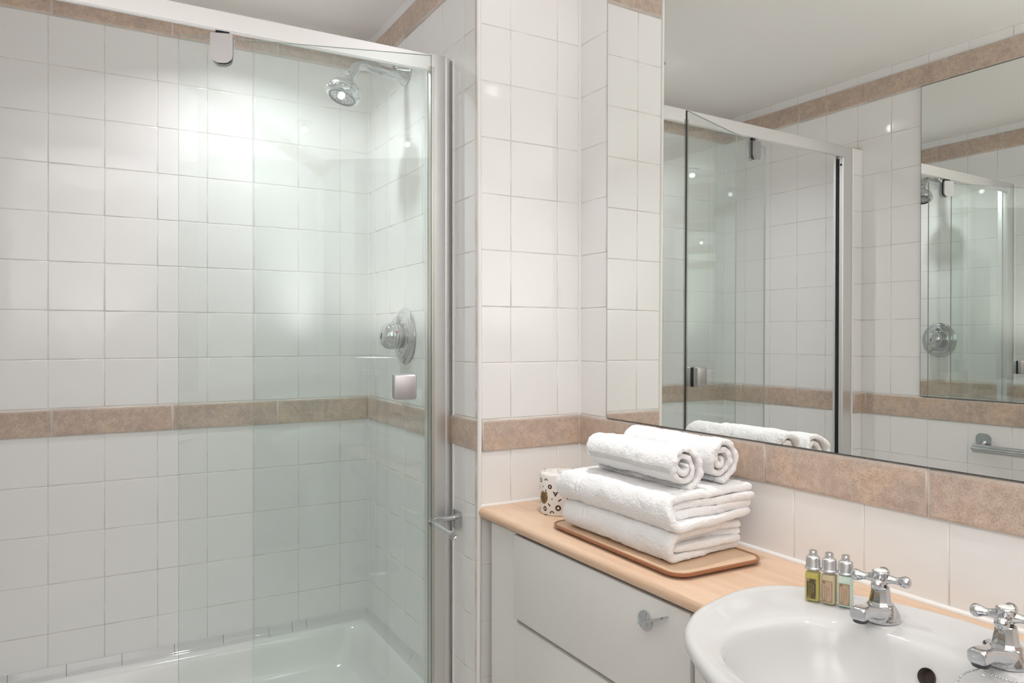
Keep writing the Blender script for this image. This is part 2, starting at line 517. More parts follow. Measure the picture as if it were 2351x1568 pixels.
def band(name, fr, u0, u1, start, pitch, z0, z1, top_pale=0.75, bot_pale=0.25):
    bm = new(); lay = bm.verts.layers.float.new('edge')
    for a, b_ in cells(u0, u1, start, pitch):
        prof = [(0.0, -0.001, 1), (0.0006, 0.0030, 1), (0.0020, 0.0050, .9), (0.0045, 0.0058, .55), (0.0095, 0.0060, 0.0), (0.014, 0.006, 0)]
        rings = []
        for ins, h, e in prof:
            i2 = min(ins, (b_ - a) / 2 - 0.001)
            c4 = [(a + i2 * .5, z0 + G / 2 + ins * .8), (b_ - i2 * .5, z0 + G / 2 + ins * .8), (b_ - i2 * .5, z1 - G / 2 - ins), (a + i2 * .5, z1 - G / 2 - ins)]
            rg = []
            for k, (u, v) in enumerate(c4):
                vv = bm.verts.new(fr(u, v, h)); vv[lay] = e * (top_pale if k >= 2 else bot_pale); rg.append(vv)
            rings.append(rg)
        for A, B in zip(rings, rings[1:]):
            for k in range(4): bm.faces.new((A[k], A[(k + 1) % 4], B[(k + 1) % 4], B[k]))
        bm.faces.new(rings[-1])
    # grout behind joints
    q = [(u0, z0), (u1, z0), (u1, z1), (u0, z1)]
    A = [bm.verts.new(fr(u, v, 0.0022)) for u, v in q]; f = bm.faces.new(A); f.material_index = 1
    me = bpy.data.meshes.new(name); bm.to_mesh(me); bm.free()
    me.materials.append(MAT_BAND); me.materials.append(MAT_CAULK)
    for p in me.polygons: p.use_smooth = p.material_index == 0
    o = bpy.data.objects.new(name, me); COL.objects.link(o); o['kind'] = 'structure'
    return o

fr_back = lambda u, v, h: Vector((u, D - h, v))
fr_pier = lambda u, v, h: Vector((u, P - h, v))
fr_end = lambda u, v, h: Vector((E1 - h, -u, v))        # u = -Y so that the winding faces -X
fr_left = lambda u, v, h: Vector((XL + h, u, v))
fr_right = lambda u, v, h: W(u, h, v)
PL = 0.889   # pier outer corner

tiled_wall('wall_back', fr_back, XL, E1, -0.1145, 0.1506, 0.27)
tiled_wall('wall_pier_front', fr_pier, PL + 0.004, M, 0.9864, 0.1506, 0.0, thick=0.03)
tiled_wall('wall_shower_end', fr_end, -D, -(P + 0.004), -1.8345, 0.1465, 0.0)
tiled_wall('wall_left', fr_left, YR, D, 1.6521 - 17 * 0.15, 0.1486, 0.0)
tiled_wall('wall_right', fr_right, 0.0, P - YR + 0.02, 0.732 - 0.6096, 0.1524, 0.0,
           skip=lambda u, v: 0.2 < u < 1.7 and 1.1 < v < 2.2)

trims = []
def bands(prefix, fr, u0, u1, st, pitch, lowst=None):
    band('trim_%d' % (len(trims) + 1), fr, u0, u1, lowst if lowst is not None else st, pitch, BB, BT); trims.append(1)
    band('trim_%d' % (len(trims) + 1), fr, u0, u1, st, pitch, UB, UT, 0.25, 0.6); trims.append(1)
bands('back', fr_back, XL + .006, E1 - .006, -0.1040, 0.335)
bands('pier', fr_pier, PL + 0.009, M - 0.005, 3.0, 5.0)
bands('end', fr_end, -D + .006, -(P + .009), -2.28, 0.335)
bands('left', fr_left, YR + .01, D - .006, 1.5485, 0.3295)
bands('right', fr_right, 0.006, P - YR, 0.6649, 0.3396)

# plain structure
def slab(name, x0, x1, y0, y1, z0, z1, mat):
    bm = new(); box(bm, x0, x1, y0, y1, z0, z1); o = link_mesh(name, bm, mat, smooth=False); o['kind'] = 'structure'; return o
slab('floor', XL - 0.1, M + 0.15, YR - 0.1, D + 0.1, -0.06, 0.0, MAT_FLOOR)
slab('ceiling', XL - 0.1, M + 0.15, YR - 0.1, D + 0.1, CEIL, CEIL + 0.06, MAT_CEIL)
slab('wall_rear', XL - 0.1, M + 0.15, YR - 0.08, YR, 0.0, CEIL, MAT_REAR)
d = slab('door_1', 0.42, 1.16, YR, YR + 0.035, 0.005, 1.98, MAT_DOOR)
bm = new(); tube(bm, [(0.49, YR + .037, 1.0), (0.49, YR + .075, 1.0), (0.60, YR + .08, 1.0)], 0.009); link_mesh('door_handle', bm, MAT_CHROME2, d)
# pier core (fills behind the pier front)
slab('wall_pier_core', E1 + 0.012, M + 0.02, P + 0.03, D + 0.05, 0.0, CEIL, MAT_PAINT)

# silicone and corner beads
def bead(name, pts, r):
    bm = new(); tube(bm, pts, r, 10); o = link_mesh(name, bm, MAT_CAULK); o['kind'] = 'structure'; return o
tn = len(trims)
def nextt():
    global tn
    tn += 1
    return 'trim_%d' % tn
bead(nextt(), [(PL - .002, P + .001, 0.0), (PL + .003, P + .001, 1.2), (PL - .001, P + .001, CEIL)], 0.0062)
bead(nextt(), [(E1 + .001, D - .001, 0.27), (E1 + .001, D - .001, CEIL)], 0.0055)
bead(nextt(), [(M, P, 0.84), (M, P, CEIL)], 0.0055)
bead(nextt(), [(XL, D, 0.27), (XL, D, CEIL)], 0.0055)
bead(nextt(), [W(0.0, 0.0, CT), W(2.3, 0.0, CT)], 0.0065)
bead(nextt(), [(PL + .004, P, CT), (M, P, CT)], 0.0055)
bead(nextt(), [(E1 - .001, 1.899, 0.27), (E1 - .001, 1.899, 2.088)], 0.0045)

# tiled nib on the left wall carrying the shower post
nx = XL + 0.066
bm = new()
frn = lambda u, v, h: Vector((u, 1.902 - h, v))
frs = lambda u, v, h: Vector((nx + h, u, v))
for c, dd in rows(0.0, 2.09):
    tile_face(bm, frn, XL + 0.001, nx - 0.007, c, dd)
    tile_face(bm, frs, 1.909, 1.968, c, dd)
t = bmesh.new(); box(t, XL, nx - .0014, 1.9034, 1.968, 0, 2.088, mi=1); merge(bm, t)
t = bmesh.new(); box(t, XL + .004, nx - .004, 1.9036, 1.966, 2.0885, 2.0925, .001, 1, mi=2); merge(bm, t)
tube(bm, [(nx - .003, 1.905, 0), (nx - .003, 1.905, 2.09)], 0.0045, 10, mi=3)
me = bpy.data.meshes.new('wall_nib'); bm.to_mesh(me); bm.free()
for m in (MAT_TILE, MAT_GROUT, MAT_PINK, MAT_CAULK): me.materials.append(m)
o = bpy.data.objects.new('wall_nib', me); COL.objects.link(o); o['kind'] = 'structure'
for z0, z1 in ((BB, BT),):
    band(nextt(), frn, XL + .002, nx - .008, 9, 9, z0, z1)

# ------------------------------------------------------------------ downlight fittings
for (lx, ly), k, lab, size in DOWNLIGHTS:
    r = empty('downlight', (lx, ly, CEIL))
    tag(r, lab, 'ceiling light', 'spotlights on the ceiling')
    bm = new(); lathe(bm, [(0.033, -0.001), (0.033, -0.006), (0.036, -0.008), (0.045, -0.003), (0.046, 0.0), (0.033, -0.001)], 40, close=False)
    link_mesh('bezel', bm, MAT_CHROME2, r)
    up_ = .030 if ly > 2.0 else 0.0     # the shower fitting sits deeper in its ring
    bm = new(); sphere(bm, (0, 0, -.042 + up_), .015 if not up_ else .009, 24); tube(bm, [(0, 0, -.022 + up_ * .7), (0, 0, -.001)], .009, 16, mi=1)
    link_mesh('bulb', bm, [MAT_LENS, MAT_CHROME2], r)

wl_ = empty('fill_lamp', (FILL_POS[0], FILL_POS[1], 0))  # body for the added fill light, out of view
tag(wl_, 'added fill uplighter, a white bowl on a pole unseen behind the viewer', 'floor lamp')
bm = new(); lathe(bm, [(0, 1.075), (.03, 1.077), (.07, 1.095), (.098, 1.130), (.112, 1.185), (.110, 1.185), (.096, 1.132), (.068, 1.100), (0, 1.084)], 48, close=False)
link_mesh('bowl_shade', bm, MAT_WHITEP, wl_)
bm = new(); tube(bm, [(0, 0, .02), (0, 0, 1.078)], .011, 20); link_mesh('pole', bm, MAT_CHROME2, wl_)
bm = new(); lathe(bm, [(0, 0), (.13, 0), (.132, .006), (.12, .018), (.02, .026), (0, .026)], 48, close=False); link_mesh('base', bm, MAT_CHROME2, wl_)

# ------------------------------------------------------------------ shower tray
TR = 0.265
def tray():
    bm = new()
    x0, x1, y0, y1 = XL + .002, E1 - .002, 1.885, D - .002
    cx_, cy_ = (x0 + x1) / 2, (y0 + y1) / 2
    def ring(ix, iy, r, z, n=10):
        w, h = x1 - x0 - 2 * ix, y1 - y0 - 2 * iy
        return [bm.verts.new((p, q, z)) for p, q in rrect(w, h, max(r, .002), n, cx_, cy_)]
    R = [ring(.012, .012, .01, 0.0), ring(.012, .012, .01, TR - .03), ring(0, 0, .012, TR - .022), ring(0, 0, .012, TR - .006), ring(.003, .003, .014, TR - .001),
         ring(.006, .006, .016, TR), ring(.022, .030, .03, TR), ring(.030, .042, .05, TR - .001), ring(.036, .050, .065, TR - .006), ring(.042, .057, .075, TR - .02),
         ring(.052, .068, .085, TR - .06), ring(.066, .082, .095, TR - .10), ring(.085, .10, .10, TR - .125), ring(.115, .13, .10, TR - .135), ring(.20, .2, .08, TR - .138), ring(.4, .32, .02, TR - .142)]
    for A, B in zip(R, R[1:]):
        n = len(A)
        for k in range(n): bm.faces.new((A[k], A[(k + 1) % n], B[(k + 1) % n], B[k]))
    bm.faces.new(R[-1])
    o = link_mesh('shower_tray', bm, MAT_TRAY)
    tag(o, 'white raised shower tray behind the glass screen at lower left', 'shower tray')
    bm = new(); lathe(bm, [(0, .0045), (.03, .004), (.042, .001), (.043, -.003), (0, -.003)], 40, Matrix.Translation((cx_, cy_, TR - .142)), close=False)
    link_mesh('drain_cover', bm, MAT_CHROME, o)
tray()
# glazed quarter-round tiles between tray and wall
bm = new()
def quad_run(p0, p1, inward, joints):
    p0 = Vector(p0); p1 = Vector(p1); d_ = (p1 - p0); L = d_.length; d_.normalize(); nn = Vector(inward)
    e = [0] + joints + [L]
    prof = [(0, 0.030), (0.004, 0.0295), (0.0065, 0.024), (0.009, 0.016), (0.0125, 0.009), (0.019, 0.0035), (0.024, 0.0015), (0.025, 0)]
    for a, b_ in zip(e, e[1:]):
        A = [bm.verts.new(p0 + d_ * (a + .0006) + nn * q + Vector((0, 0, z))) for q, z in prof]
        B = [bm.verts.new(p0 + d_ * (b_ - .0006) + nn * q + Vector((0, 0, z))) for q, z in prof]
        for k in range(len(prof) - 1): bm.faces.new((A[k], A[k + 1], B[k + 1], B[k]))
quad_run((XL, D, TR), (E1, D, TR), (0, -1, 0), [0.165, 0.315, 0.465, 0.617, 0.767, 0.915, 0.995, 1.045])
quad_run((E1, D, TR), (E1, 1.93, TR), (-1, 0, 0), [0.15, 0.30, 0.45, 0.60])
o = link_mesh(nextt(), bm, MAT_CERAMIC); o['kind'] = 'structure'

# ------------------------------------------------------------------ shower enclosure
SY = 1.90
enc = empty('shower_enclosure', (0.28, SY + 0.02, TR))
tag(enc, 'glass shower enclosure with satin metal frame and door swung open', 'shower enclosure')
off = Vector(enc.location)
def eobj(name, bm, mat, parent=None, **kw):
    o = link_mesh(name, bm, mat, None, **kw)
    if parent is None or parent is enc:
        o.parent = enc; o.matrix_parent_inverse = Matrix.Translation(-off)
    else:
        o.parent = parent
    return o
HX0, HX1, HZ0, HZ1 = -0.256, 0.824, 2.0425, 2.0905
bm = new()
prof = [(0, HZ0 + .0030), (0, HZ1 - .0015), (.0015, HZ1), (.0425, HZ1), (.044, HZ1 - .0015), (.044, HZ0 + .024), (.010, HZ0 + .024), (.010, HZ0), (.0, HZ0), (.0, HZ0 + .0014), (.002, HZ0 + .0018), (.002, HZ0 + .0028)]
extrude_poly(bm, prof, HX0, HX1, lambda p, q, a: Vector((a, SY + p, q)))
eobj('header_rail', bm, MAT_ALU, smooth=False)
# right post and wall channel
bm = new(); box(bm, 0.824, 0.869, SY - .0005, SY + .046, TR, 2.0925, .0015, 2)
eobj('wall_post', bm, MAT_ALU, angle=30)
bm = new()
prof = [(0.869, 0.002), (0.872, 0.0005), (0.880, 0.002), (0.887, 0.0065), (0.8945, 0.014), (0.8945, 0.05), (0.869, 0.05)]
extrude_poly(bm, [(p, q + SY) for p, q in prof], TR, 2.0885, lambda p, q, a: Vector((p, q, a)))
eobj('wall_channel', bm, MAT_ALU, angle=50)
# left post
bm = new()
prof = [(-0.312, 1.905), (-0.259, 1.905), (-0.256, 1.908), (-0.256, 1.922), (-0.266, 1.925), (-0.266, 1.936), (-0.254, 1.938), (-0.254, 1.948), (-0.312, 1.950)]
extrude_poly(bm, prof, TR, 2.0905, lambda p, q, a: Vector((p, q, a)))
lp = eobj('wall_post', bm, MAT_ALU, smooth=False)
lp.name = 'wall_post'
bm = new(); box(bm, -0.2665, -0.257, 1.926, 1.935, TR + .02, 2.042)
s_ = link_mesh('magnetic_seal', bm, MAT_BLACK, lp); s_.matrix_parent_inverse = Matrix.Identity(4)
s_['label'] = 'black magnetic seal strip'
bm = new(); lathe(bm, [(0, .0015), (.004, .001), (.005, 0)], 20, frame_mat((-0.2555, 1.915, 2.015), (1, 0, 0)), close=True)
link_mesh('screw', bm, MAT_BLACK, lp)
bm = new(); lathe(bm, [(0, .0015), (.004, .001), (.005, 0)], 20, frame_mat((0.823, 1.935, 2.015), (-1, 0, 0)), close=True)
# fixed panel
def pane(bm, p0, p1, z0, z1, th):
    """glass slab from p0 to p1 (xy), material 0 faces 1 edges"""
    p0 = Vector((*p0, 0)); p1 = Vector((*p1, 0)); d_ = (p1 - p0).normalized(); n_ = Vector((d_.y, -d_.x, 0)) * th / 2
    v = [bm.verts.new(Vector((q.x, q.y, z)) + s * n_) for s in (-1, 1) for (q, z) in ((p0, z0), (p1, z0), (p1, z1), (p0, z1))]
    F = [((0, 1, 2, 3), 0), ((4, 5, 6, 7), 0)] + [((k, (k + 1) % 4, (k + 1) % 4 + 4, k + 4), 1) for k in range(4)]
    for idx, mi in F:
        f = bm.faces.new([v[i] for i in idx]); f.material_index = mi
bm = new(); pane(bm, (0.351, 1.922), (0.823, 1.922), TR + .03, HZ0 + .0238, .005)
fp = eobj('fixed_pane', bm, [MAT_GLASS, MAT_GLASSEDGE], smooth=False)
fp['label'] = 'fixed glass pane beside the end wall'
bm = new()
extrude_poly(bm, [(0, TR), (0, TR + .03), (.004, TR + .034), (.018, TR + .034), (.018, TR + .028), (.028, TR + .028), (.028, TR + .034), (.044, TR + .03), (.044, TR)], 0.35, 0.824, lambda p, q, a: Vector((a, SY + p, q)))
box(bm, HX0, .35, SY, SY + .044, TR, TR + .014, .002)
eobj('sill_rail', bm, MAT_ALU, smooth=False)
# door, swung round in front of the fixed pane
DA = Vector((0.763, 1.757)); DB = Vector((0.182, 1.933))
de = (DB - DA).normalized(); dn = Vector((de.y, -de.x))
if dn.y > 0: dn = -dn
def dp(a, o_, z):
    q = DA + de * a + dn * o_
    return Vector((q.x, q.y, z))
DL = (DB - DA).length
bm = new(); pane(bm, DA, DB, TR + .02, 2.027, .006)
door = eobj('door_pane', bm, [MAT_GLASS, MAT_GLASSEDGE], smooth=False)
door['label'] = 'pivoting glass door pane standing open'
def dbox(bm, a0, a1, o0, o1, z0, z1, bev, seg=3, mi=0):
    m = Matrix.Translation(Vector((DA.x, DA.y, 0))) @ Matrix(((de.x, dn.x, 0, 0), (de.y, dn.y, 0, 0), (0, 0, 1, 0), (0, 0, 0, 1)))
    box(bm, a0, a1, o0, o1, z0, z1, bev, seg, mi, m)
bm = new()
dbox(bm, .040, .099, .0045, .027, 1.141, 1.2055, .006, 4)
dbox(bm, .040, .099, -.024, -.0045, 1.141, 1.2055, .006, 4)
k_ = link_mesh('door_knob', bm, MAT_ALUG, door, angle=60); k_['label'] = 'square grey metal knob'
bm = new(); dbox(bm, .042, .097, -.0045, .0045, 1.1415, 1.204, .001)
link_mesh('knob_gasket', bm, MAT_BLACK, door)
bm = new()
def clip_half(o0, o1):
    poly = rrect(.0435, .080, .017, 8, .508, 2.0045)
    poly = [(p, min(q, 2.0285)) for p, q in poly]
    P2 = []
    for p in poly:
        if not P2 or (abs(P2[-1][0] - p[0]) + abs(P2[-1][1] - p[1])) > 1e-6: P2.append(p)
    t = bmesh.new(); extrude_poly(t, P2, o0, o1, lambda p, q, a: dp(p, a, q))
    outer = [e for e in t.edges if all(abs((v.co.xy - DA).dot(dn) - (o1 if abs(o1) > abs(o0) else o0)) < 1e-5 for v in e.verts)]
    bmesh.ops.bevel(t, geom=outer, offset=.004, segments=4, profile=.5, affect='EDGES')
    merge(bm, t)
clip_half(.0045, .0155); clip_half(-.0155, -.0045)
k_ = link_mesh('pivot_clip', bm, MAT_ALUG, door, angle=60); k_['label'] = 'grey rounded pivot clip under the header rail'
bm = new(); dbox(bm, .488, .528, -.0045, .0045, 1.969, 2.030, .001); dbox(bm, .492, .524, -.009, .0035, 2.0285, 2.0415, .001)
link_mesh('pivot_gasket', bm, MAT_BLACK, door)
bm = new(); dbox(bm, -.0085, .001, -.0045, .0045, TR + .03, 1.998, .0015); dbox(bm, -.001, .008, .0032, .0045, TR + .03, 1.998, .0004)
link_mesh('edge_seal', bm, MAT_SEALC, door)
bm = new(); dbox(bm, -.0003, .0008, -.0032, .0032, TR + .02, 2.027, .0003)
link_mesh('magnet_strip', bm, MAT_DARK, door)

# ------------------------------------------------------------------ shower valve on the end wall
VY, VZ = 2.272, 1.303
v = empty('shower_valve', (E1, VY, VZ)); v.rotation_euler = (0, -PI / 2, 0)   # local z -> -X
tag(v, 'round chrome shower mixer valve on the tiled end wall', 'shower valve')
bm = new()
lathe(bm, [(0, 0.001), (.091, .001), (.092, .004), (.088, .009), (.078, .0125), (.0765, .0115), (.0745, .0135), (.058, .017), (.0565, .0155), (.0545, .018), (.0525, .019), (.050, .013), (0, .013)], 64, close=False)
link_mesh('backplate', bm, MAT_CHROME, v)
bm = new(); lathe(bm, [(0, .012), (.040, .012), (.041, .030), (.0395, .0315), (.0395, .034), (.041, .0355), (.041, .038)], 64, close=False)
link_mesh('sleeve', bm, MAT_CHROME2, v)
bm = new()
lathe(bm, [(0, .036), (.043, .036), (.044, .038), (.044, .052), (.043, .0535), (.0438, .055), (.043, .060), (.039, .070), (.031, .0785), (.018, .0825), (0, .083)], 64, close=False)
kn = link_mesh('control_knob', bm, MAT_CHROME, v, angle=50)
for a in range(3):   # finger scallops standing proud of the dome
    bm_ = None
bm = new(); sphere(bm, (.0, .0, .0), .0045, 14, sc=(1, 1, .3))
rd = link_mesh('temperature_mark', bm, MAT_RED, kn); rd.location = (0.012, -0.0428, 0.047); rd.rotation_euler = (PI / 2, 0, .28)
rd['label'] = 'red temperature mark'
bm = new(); box(bm, -.0025, .0025, -.010, .010, .0815, .0845, .001)
pm = link_mesh('pointer_mark', bm, MAT_BLACK, kn); pm.rotation_euler = (0, 0, 1.2)
bm = new()
extrude_poly(bm, [(.030, .018), (.058, .020), (.068, .024), (.058, .040), (.044, .050), (.030, .045)], -.004, .004, lambda p, q, a: Vector((p, a, q)))
fl = link_mesh('flow_lever', bm, MAT_CHROME, v, angle=30)

# ------------------------------------------------------------------ shower head
sh = empty('fixed_shower', (E1, 2.265, 2.168))
tag(sh, 'chrome shower head on a curved wall arm high on the end wall', 'shower')
bm = new()
lathe(bm, [(0, 0.0005), (.047, .0005), (.048, .003), (.045, .008), (.034, .020), (.024, .032), (.020, .040), (.0175, .042), (0, .042)], 56, frame_mat((0, 0, 0), (-1, 0, 0)), close=False)
link_mesh('wall_flange', bm, MAT_CHROME, sh, angle=60)
bm = new()
arm = smoothpath([(-.02, 0, -.018), (-.07, 0, -.014), (-.115, 0, -.008), (-.142, 0, -.007), (-.166, 0, -.015), (-.180, -.002, -.032), (-.187, -.004, -.046)], 8)
tube(bm, arm, [.0180 - .0035 * min(1, i / 30) for i in range(len(arm))], 24)
link_mesh('arm', bm, MAT_CHROME, sh)
hd = Vector((-.34, -.10, -.93)).normalized()
hp = Vector((-.187, -.004, -.041))
def hm(q=0): return frame_mat(hp + hd * q, hd, (0, 0, 1))
bm = new()
lathe(bm, [(.0165, 0), (.0165, .003), (.0125, .004), (.0125, .016), (.0150, .017), (.0165, .021), (.0170, .028), (.020, .034), (.030, .040), (.042, .046), (.0475, .051), (.0495, .055)], 56, hm(), close=False)
lathe(bm, [(.0495, .055), (.0500, .0575)], 56, hm(), close=False)
hb = link_mesh('head_body', bm, MAT_CHROME, sh, angle=60)
bm = new(); lathe(bm, [(.0499, .0575), (.0510, .059), (.0520, .067), (.0515, .069)], 56, hm(), close=False)
link_mesh('satin_ring', bm, MAT_CHROME2, sh)
bm = new(); lathe(bm, [(.0512, .069), (.0502, .0695), (.0525, .0710), (.0528, .078), (.0515, .084), (.049, .088), (.044, .091), (.0425, .090)], 56, hm(), close=False)
for k in range(18):
    a = 2 * PI * k / 18
    m = hm(.0765) @ Matrix.Rotation(a, 4, 'Z') @ Matrix.Translation((.0515, 0, 0))
    t = bmesh.new(); box(t, -.001, .0032, -.0055, .0055, -.0045, .0045, .0012, 2); merge(bm, t, m)
link_mesh('selector_ring', bm, MAT_CHROME, sh, angle=50)
bm = new()
lathe(bm, [(.0425, .0895), (.036, .0885), (.034, .0895), (0, .091)], 56, hm(), close=False)
lathe(bm, [(.0385, .0885), (.0415, .0905), (.0405, .092), (.0375, .091)], 56, hm(), mi=1, close=False)
for rr, n in ((.0295, 18), (.0225, 10)):
    for k in range(n):
        a = 2 * PI * k / n
        m = hm(.0897) @ Matrix.Rotation(a, 4, 'Z') @ Matrix.Translation((rr, 0, 0))
        t = bmesh.new(); lathe(t, [(.0014, 0), (.0012, .0016), (0, .0018)], 8, mi=1, close=False); merge(bm, t, m)
lathe(bm, [(.0175, .0900), (.0185, .0912), (.0195, .0900)], 40, hm(), mi=1, close=False)
for k in range(9):
    t = bmesh.new(); lathe(t, [(.0016, 0), (0, .002)], 8, mi=1, close=False)
    merge(bm, t, hm(.0905) @ Matrix.Rotation(2 * PI * k / 8, 4, 'Z') @ Matrix.Translation((.006 if k < 8 else 0, 0, 0)))
fp_ = link_mesh('spray_face', bm, [MAT_ALUG, MAT_DARK], sh, angle=40); fp_['label'] = 'grey spray face with dark nozzles'

# ------------------------------------------------------------------ toilet roll holder on the end wall
th_ = empty('toilet_roll_holder', (E1, 1.866, .790))
tag(th_, 'empty chrome toilet roll holder with one arm beside the pier corner', 'toilet roll holder')
bm = new()
t = bmesh.new(); extrude_poly(t, rrect(.042, .046, .012, 8), 0.0, .012, lambda p, q, a: Vector((-a, p, q)))
fr_e = [e for e in t.edges if all(abs(v_.co.x + .012) < 1e-6 for v_ in e.verts)]
bmesh.ops.bevel(t, geom=fr_e, offset=.004, segments=4, profile=.5, affect='EDGES'); merge(bm, t)
link_mesh('wall_plate', bm, MAT_CHROME, th_, angle=50)
bm = new()
arm = smoothpath([(-.008, .006, .004), (-.03, .008, .004), (-.055, .008, .003), (-.074, .006, .000), (-.080, .001, -.002)], 6)
t = bmesh.new(); tube(t, arm, .0075, 16); bmesh.ops.scale(t, vec=(1, 1, 1), verts=t.verts); merge(bm, t)
link_mesh('arm', bm, MAT_CHROME, th_)
bm = new()
tube(bm, [(-.080, .012, -.002), (-.080, -.128, -.004)], .0072, 20)
lathe(bm, [(0, 0), (.0095, 0), (.011, .003), (.011, .008), (.009, .011), (.0075, .0105), (.006, .009), (0, .009)], 28, frame_mat((-.080, -.126, -.004), (0, -1, 0)), close=False)
lathe(bm, [(0, 0), (.010, 0), (.0115, .004), (.0095, .010), (0, .011)], 28, frame_mat((-.080, .004, -.002), (0, 1, 0)), close=False)
link_mesh('roll_bar', bm, MAT_CHROME, th_, angle=50)

# ------------------------------------------------------------------ towel rail and mirror on the left wall (seen in the mirror)
tr = empty('towel_rail', (XL, 1.418, .935))
tag(tr, 'chrome towel rail on the opposite wall, seen in the mirror', 'towel rail')
for yy in (0, -.50):
    bm = new()
    t = bmesh.new(); extrude_poly(t, rrect(.040, .046, .013, 8), 0.0, .016, lambda p, q, a: Vector((a, p + yy, q)))
    fr_e = [e for e in t.edges if all(abs(v_.co.x - .016) < 1e-6 for v_ in e.verts)]
    bmesh.ops.bevel(t, geom=fr_e, offset=.006, segments=5, profile=.5, affect='EDGES'); merge(bm, t)
    tube(bm, smoothpath([(.010, yy, -.006), (.030, yy + (.004 if yy == 0 else -.004), -.014), (.062, yy + (.006 if yy == 0 else -.006), -.020)], 5), [.013] * 6 + [.011] * 5, 18)
    link_mesh('bracket', bm, MAT_CHROME, tr, angle=60)
bm = new()
for q, z in ((.058, -.014), (.066, -.022), (.058, -.030)):
    tube(bm, [(q, .014, z), (q, -.515, z)], .0075, 18)
link_mesh('rail_bar', bm, MAT_CHROME, tr)

bm = new(); box(bm, XL + .0062, XL + .0088, .752, 1.652, BT + .0005, UB - .0005)
mo = link_mesh('wall_mirror', bm, [MAT_MEDGE], smooth=False)
tag(mo, 'smaller mirror on the opposite tiled wall, seen only as a reflection', 'mirror')
bm = new(); q = XL + .0090
f = bm.faces.new([bm.verts.new((q, y, z)) for y, z in ((.754, BT + .002), (1.6505, BT + .002), (1.6505, UB - .002), (.754, UB - .002))])
link_mesh('silvered_face', bm, MAT_MIRROR, mo, smooth=False)

# main mirror on the right wall
mr = wempty('wall_mirror', .1335, .0, BT)
tag(mr, 'large frameless mirror on the right wall above the brown tile border', 'mirror')
MT = 0.0034
def mpt(x, z, e=0.0):   # local: x along wall, y = -off
    return Vector((x, -(.0065 + e) + MT * (BT + z - 1.3), z))
bm = new()
for a, b_, z0, z1, e in ((0, 1.62, 0, UB - BT - .001, 0.0),):
    v_ = [bm.verts.new(mpt(x, z, e)) for x, z in ((a, z0), (b_, z0), (b_, z1), (a, z1))]
    w_ = [bm.verts.new(mpt(x, z, e) + Vector((0, .004, 0))) for x, z in ((a, z0), (b_, z0), (b_, z1), (a, z1))]
    bm.faces.new(v_); bm.faces.new(w_[::-1])
    for k in range(4): bm.faces.new((v_[k], w_[k], w_[(k + 1) % 4], v_[(k + 1) % 4]))
link_mesh('backing', bm, MAT_MEDGE, mr, smooth=False)
bm = new()
bm.faces.new([bm.verts.new(mpt(x, z, .0002)) for x, z in ((.0016, .0016), (1.6185, .0016), (1.6185, UB - BT - .0025), (.0016, UB - BT - .0025))])
link_mesh('silvered_face', bm, MAT_MIRROR, mr, smooth=False)

# ------------------------------------------------------------------ vanity: worktop, drawer cabinet, basin cabinet
CF = 0.3262
SC, HWID = 1.117, 0.2905
wt = wempty('worktop', 0, 0, CT - .029)
tag(wt, 'pale beech laminate worktop with a rounded front edge under the mirror', 'worktop')
bm = new()
def wprof(of0):
    pr = [(of0, 0.0), (CF - .010, 0.0)]
    for k in range(9):
        a = -PI / 2 + PI * k / 8
        pr.append((CF - .0145 + .0145 * math.cos(a), .0145 + .0145 * math.sin(a)))
    pr.append((of0, .029))
    return pr
extrude_poly(bm, wprof(0.0005), -.0012, .826, lambda p, q, a: Vector((a, -p, q)))
extrude_poly(bm, wprof(0.0005), 2 * SC - .826, 2.3, lambda p, q, a: Vector((a, -p, q)))
_h = [(.2825, .30), (.2885, .262), (.2875, .235), (.279, .203), (.264, .177), (.2385, .153), (.2085, .1355), (.170, .1145), (.119, .0935), (.0865, .0835), (.03, .0725), (0, .070)]
_pl = [(.826, .0005), (.826, .30)] + [(SC - x, o_) for x, o_ in _h] + [(SC + x, o_) for x, o_ in _h[::-1][1:]] + [(2 * SC - .826, .30), (2 * SC - .826, .0005)]
extrude_poly(bm, _pl, 0, .029, lambda p, q, a: Vector((p, -q, a)))
link_mesh('worktop_board', bm, MAT_WOOD, wt, angle=35)

def rb(bm, x0, x1, o0, o1, z0, z1, bev=.0015, seg=2, mi=0): box(bm, x0, x1, -o1, -o0, z0, z1, bev, seg, mi)
dc = wempty('drawer_cabinet', .16, 0, 0)
tag(dc, 'white drawer cabinet under the left end of the worktop', 'cabinet')
X0 = -.16
bm = new()
rb(bm, X0 + .028, .606, .02, .298, .08, CT - .031, .001, 1)
link_mesh('carcass', bm, MAT_CABIN, dc, smooth=False)
bm = new(); rb(bm, X0 + .030, .0015, .2975, .3045, .0, CT - .0305, .001, 1)
link_mesh('filler_panel', bm, MAT_CAB, dc, smooth=False)
bm = new(); rb(bm, .0, .6, .03, .25, .0, .08, .001, 1); link_mesh('plinth', bm, MAT_CAB, dc, smooth=False)
bm = new(); rb(bm, .003, .608, .2985, .3165, .6125, .8165, .0022, 3)
d1 = link_mesh('drawer_front', bm, MAT_CAB, dc, angle=50)
bm = new()
lathe(bm, [(0, 0), (.019, 0), (.0195, .002), (.0185, .0045), (.010, .0065), (0, .007)], 40, frame_mat((.493, -.3165, .768), (0, -1, 0)), close=False)
ang = math.radians(24)
t = bmesh.new(); box(t, -.001, .0687, -.0225, -.004, -.0018, .0018, .0008, 2)
merge(bm, t, Matrix.Translation((.4955, -.3165, .7685)) @ Matrix.Rotation(-ang, 4, 'Y'))
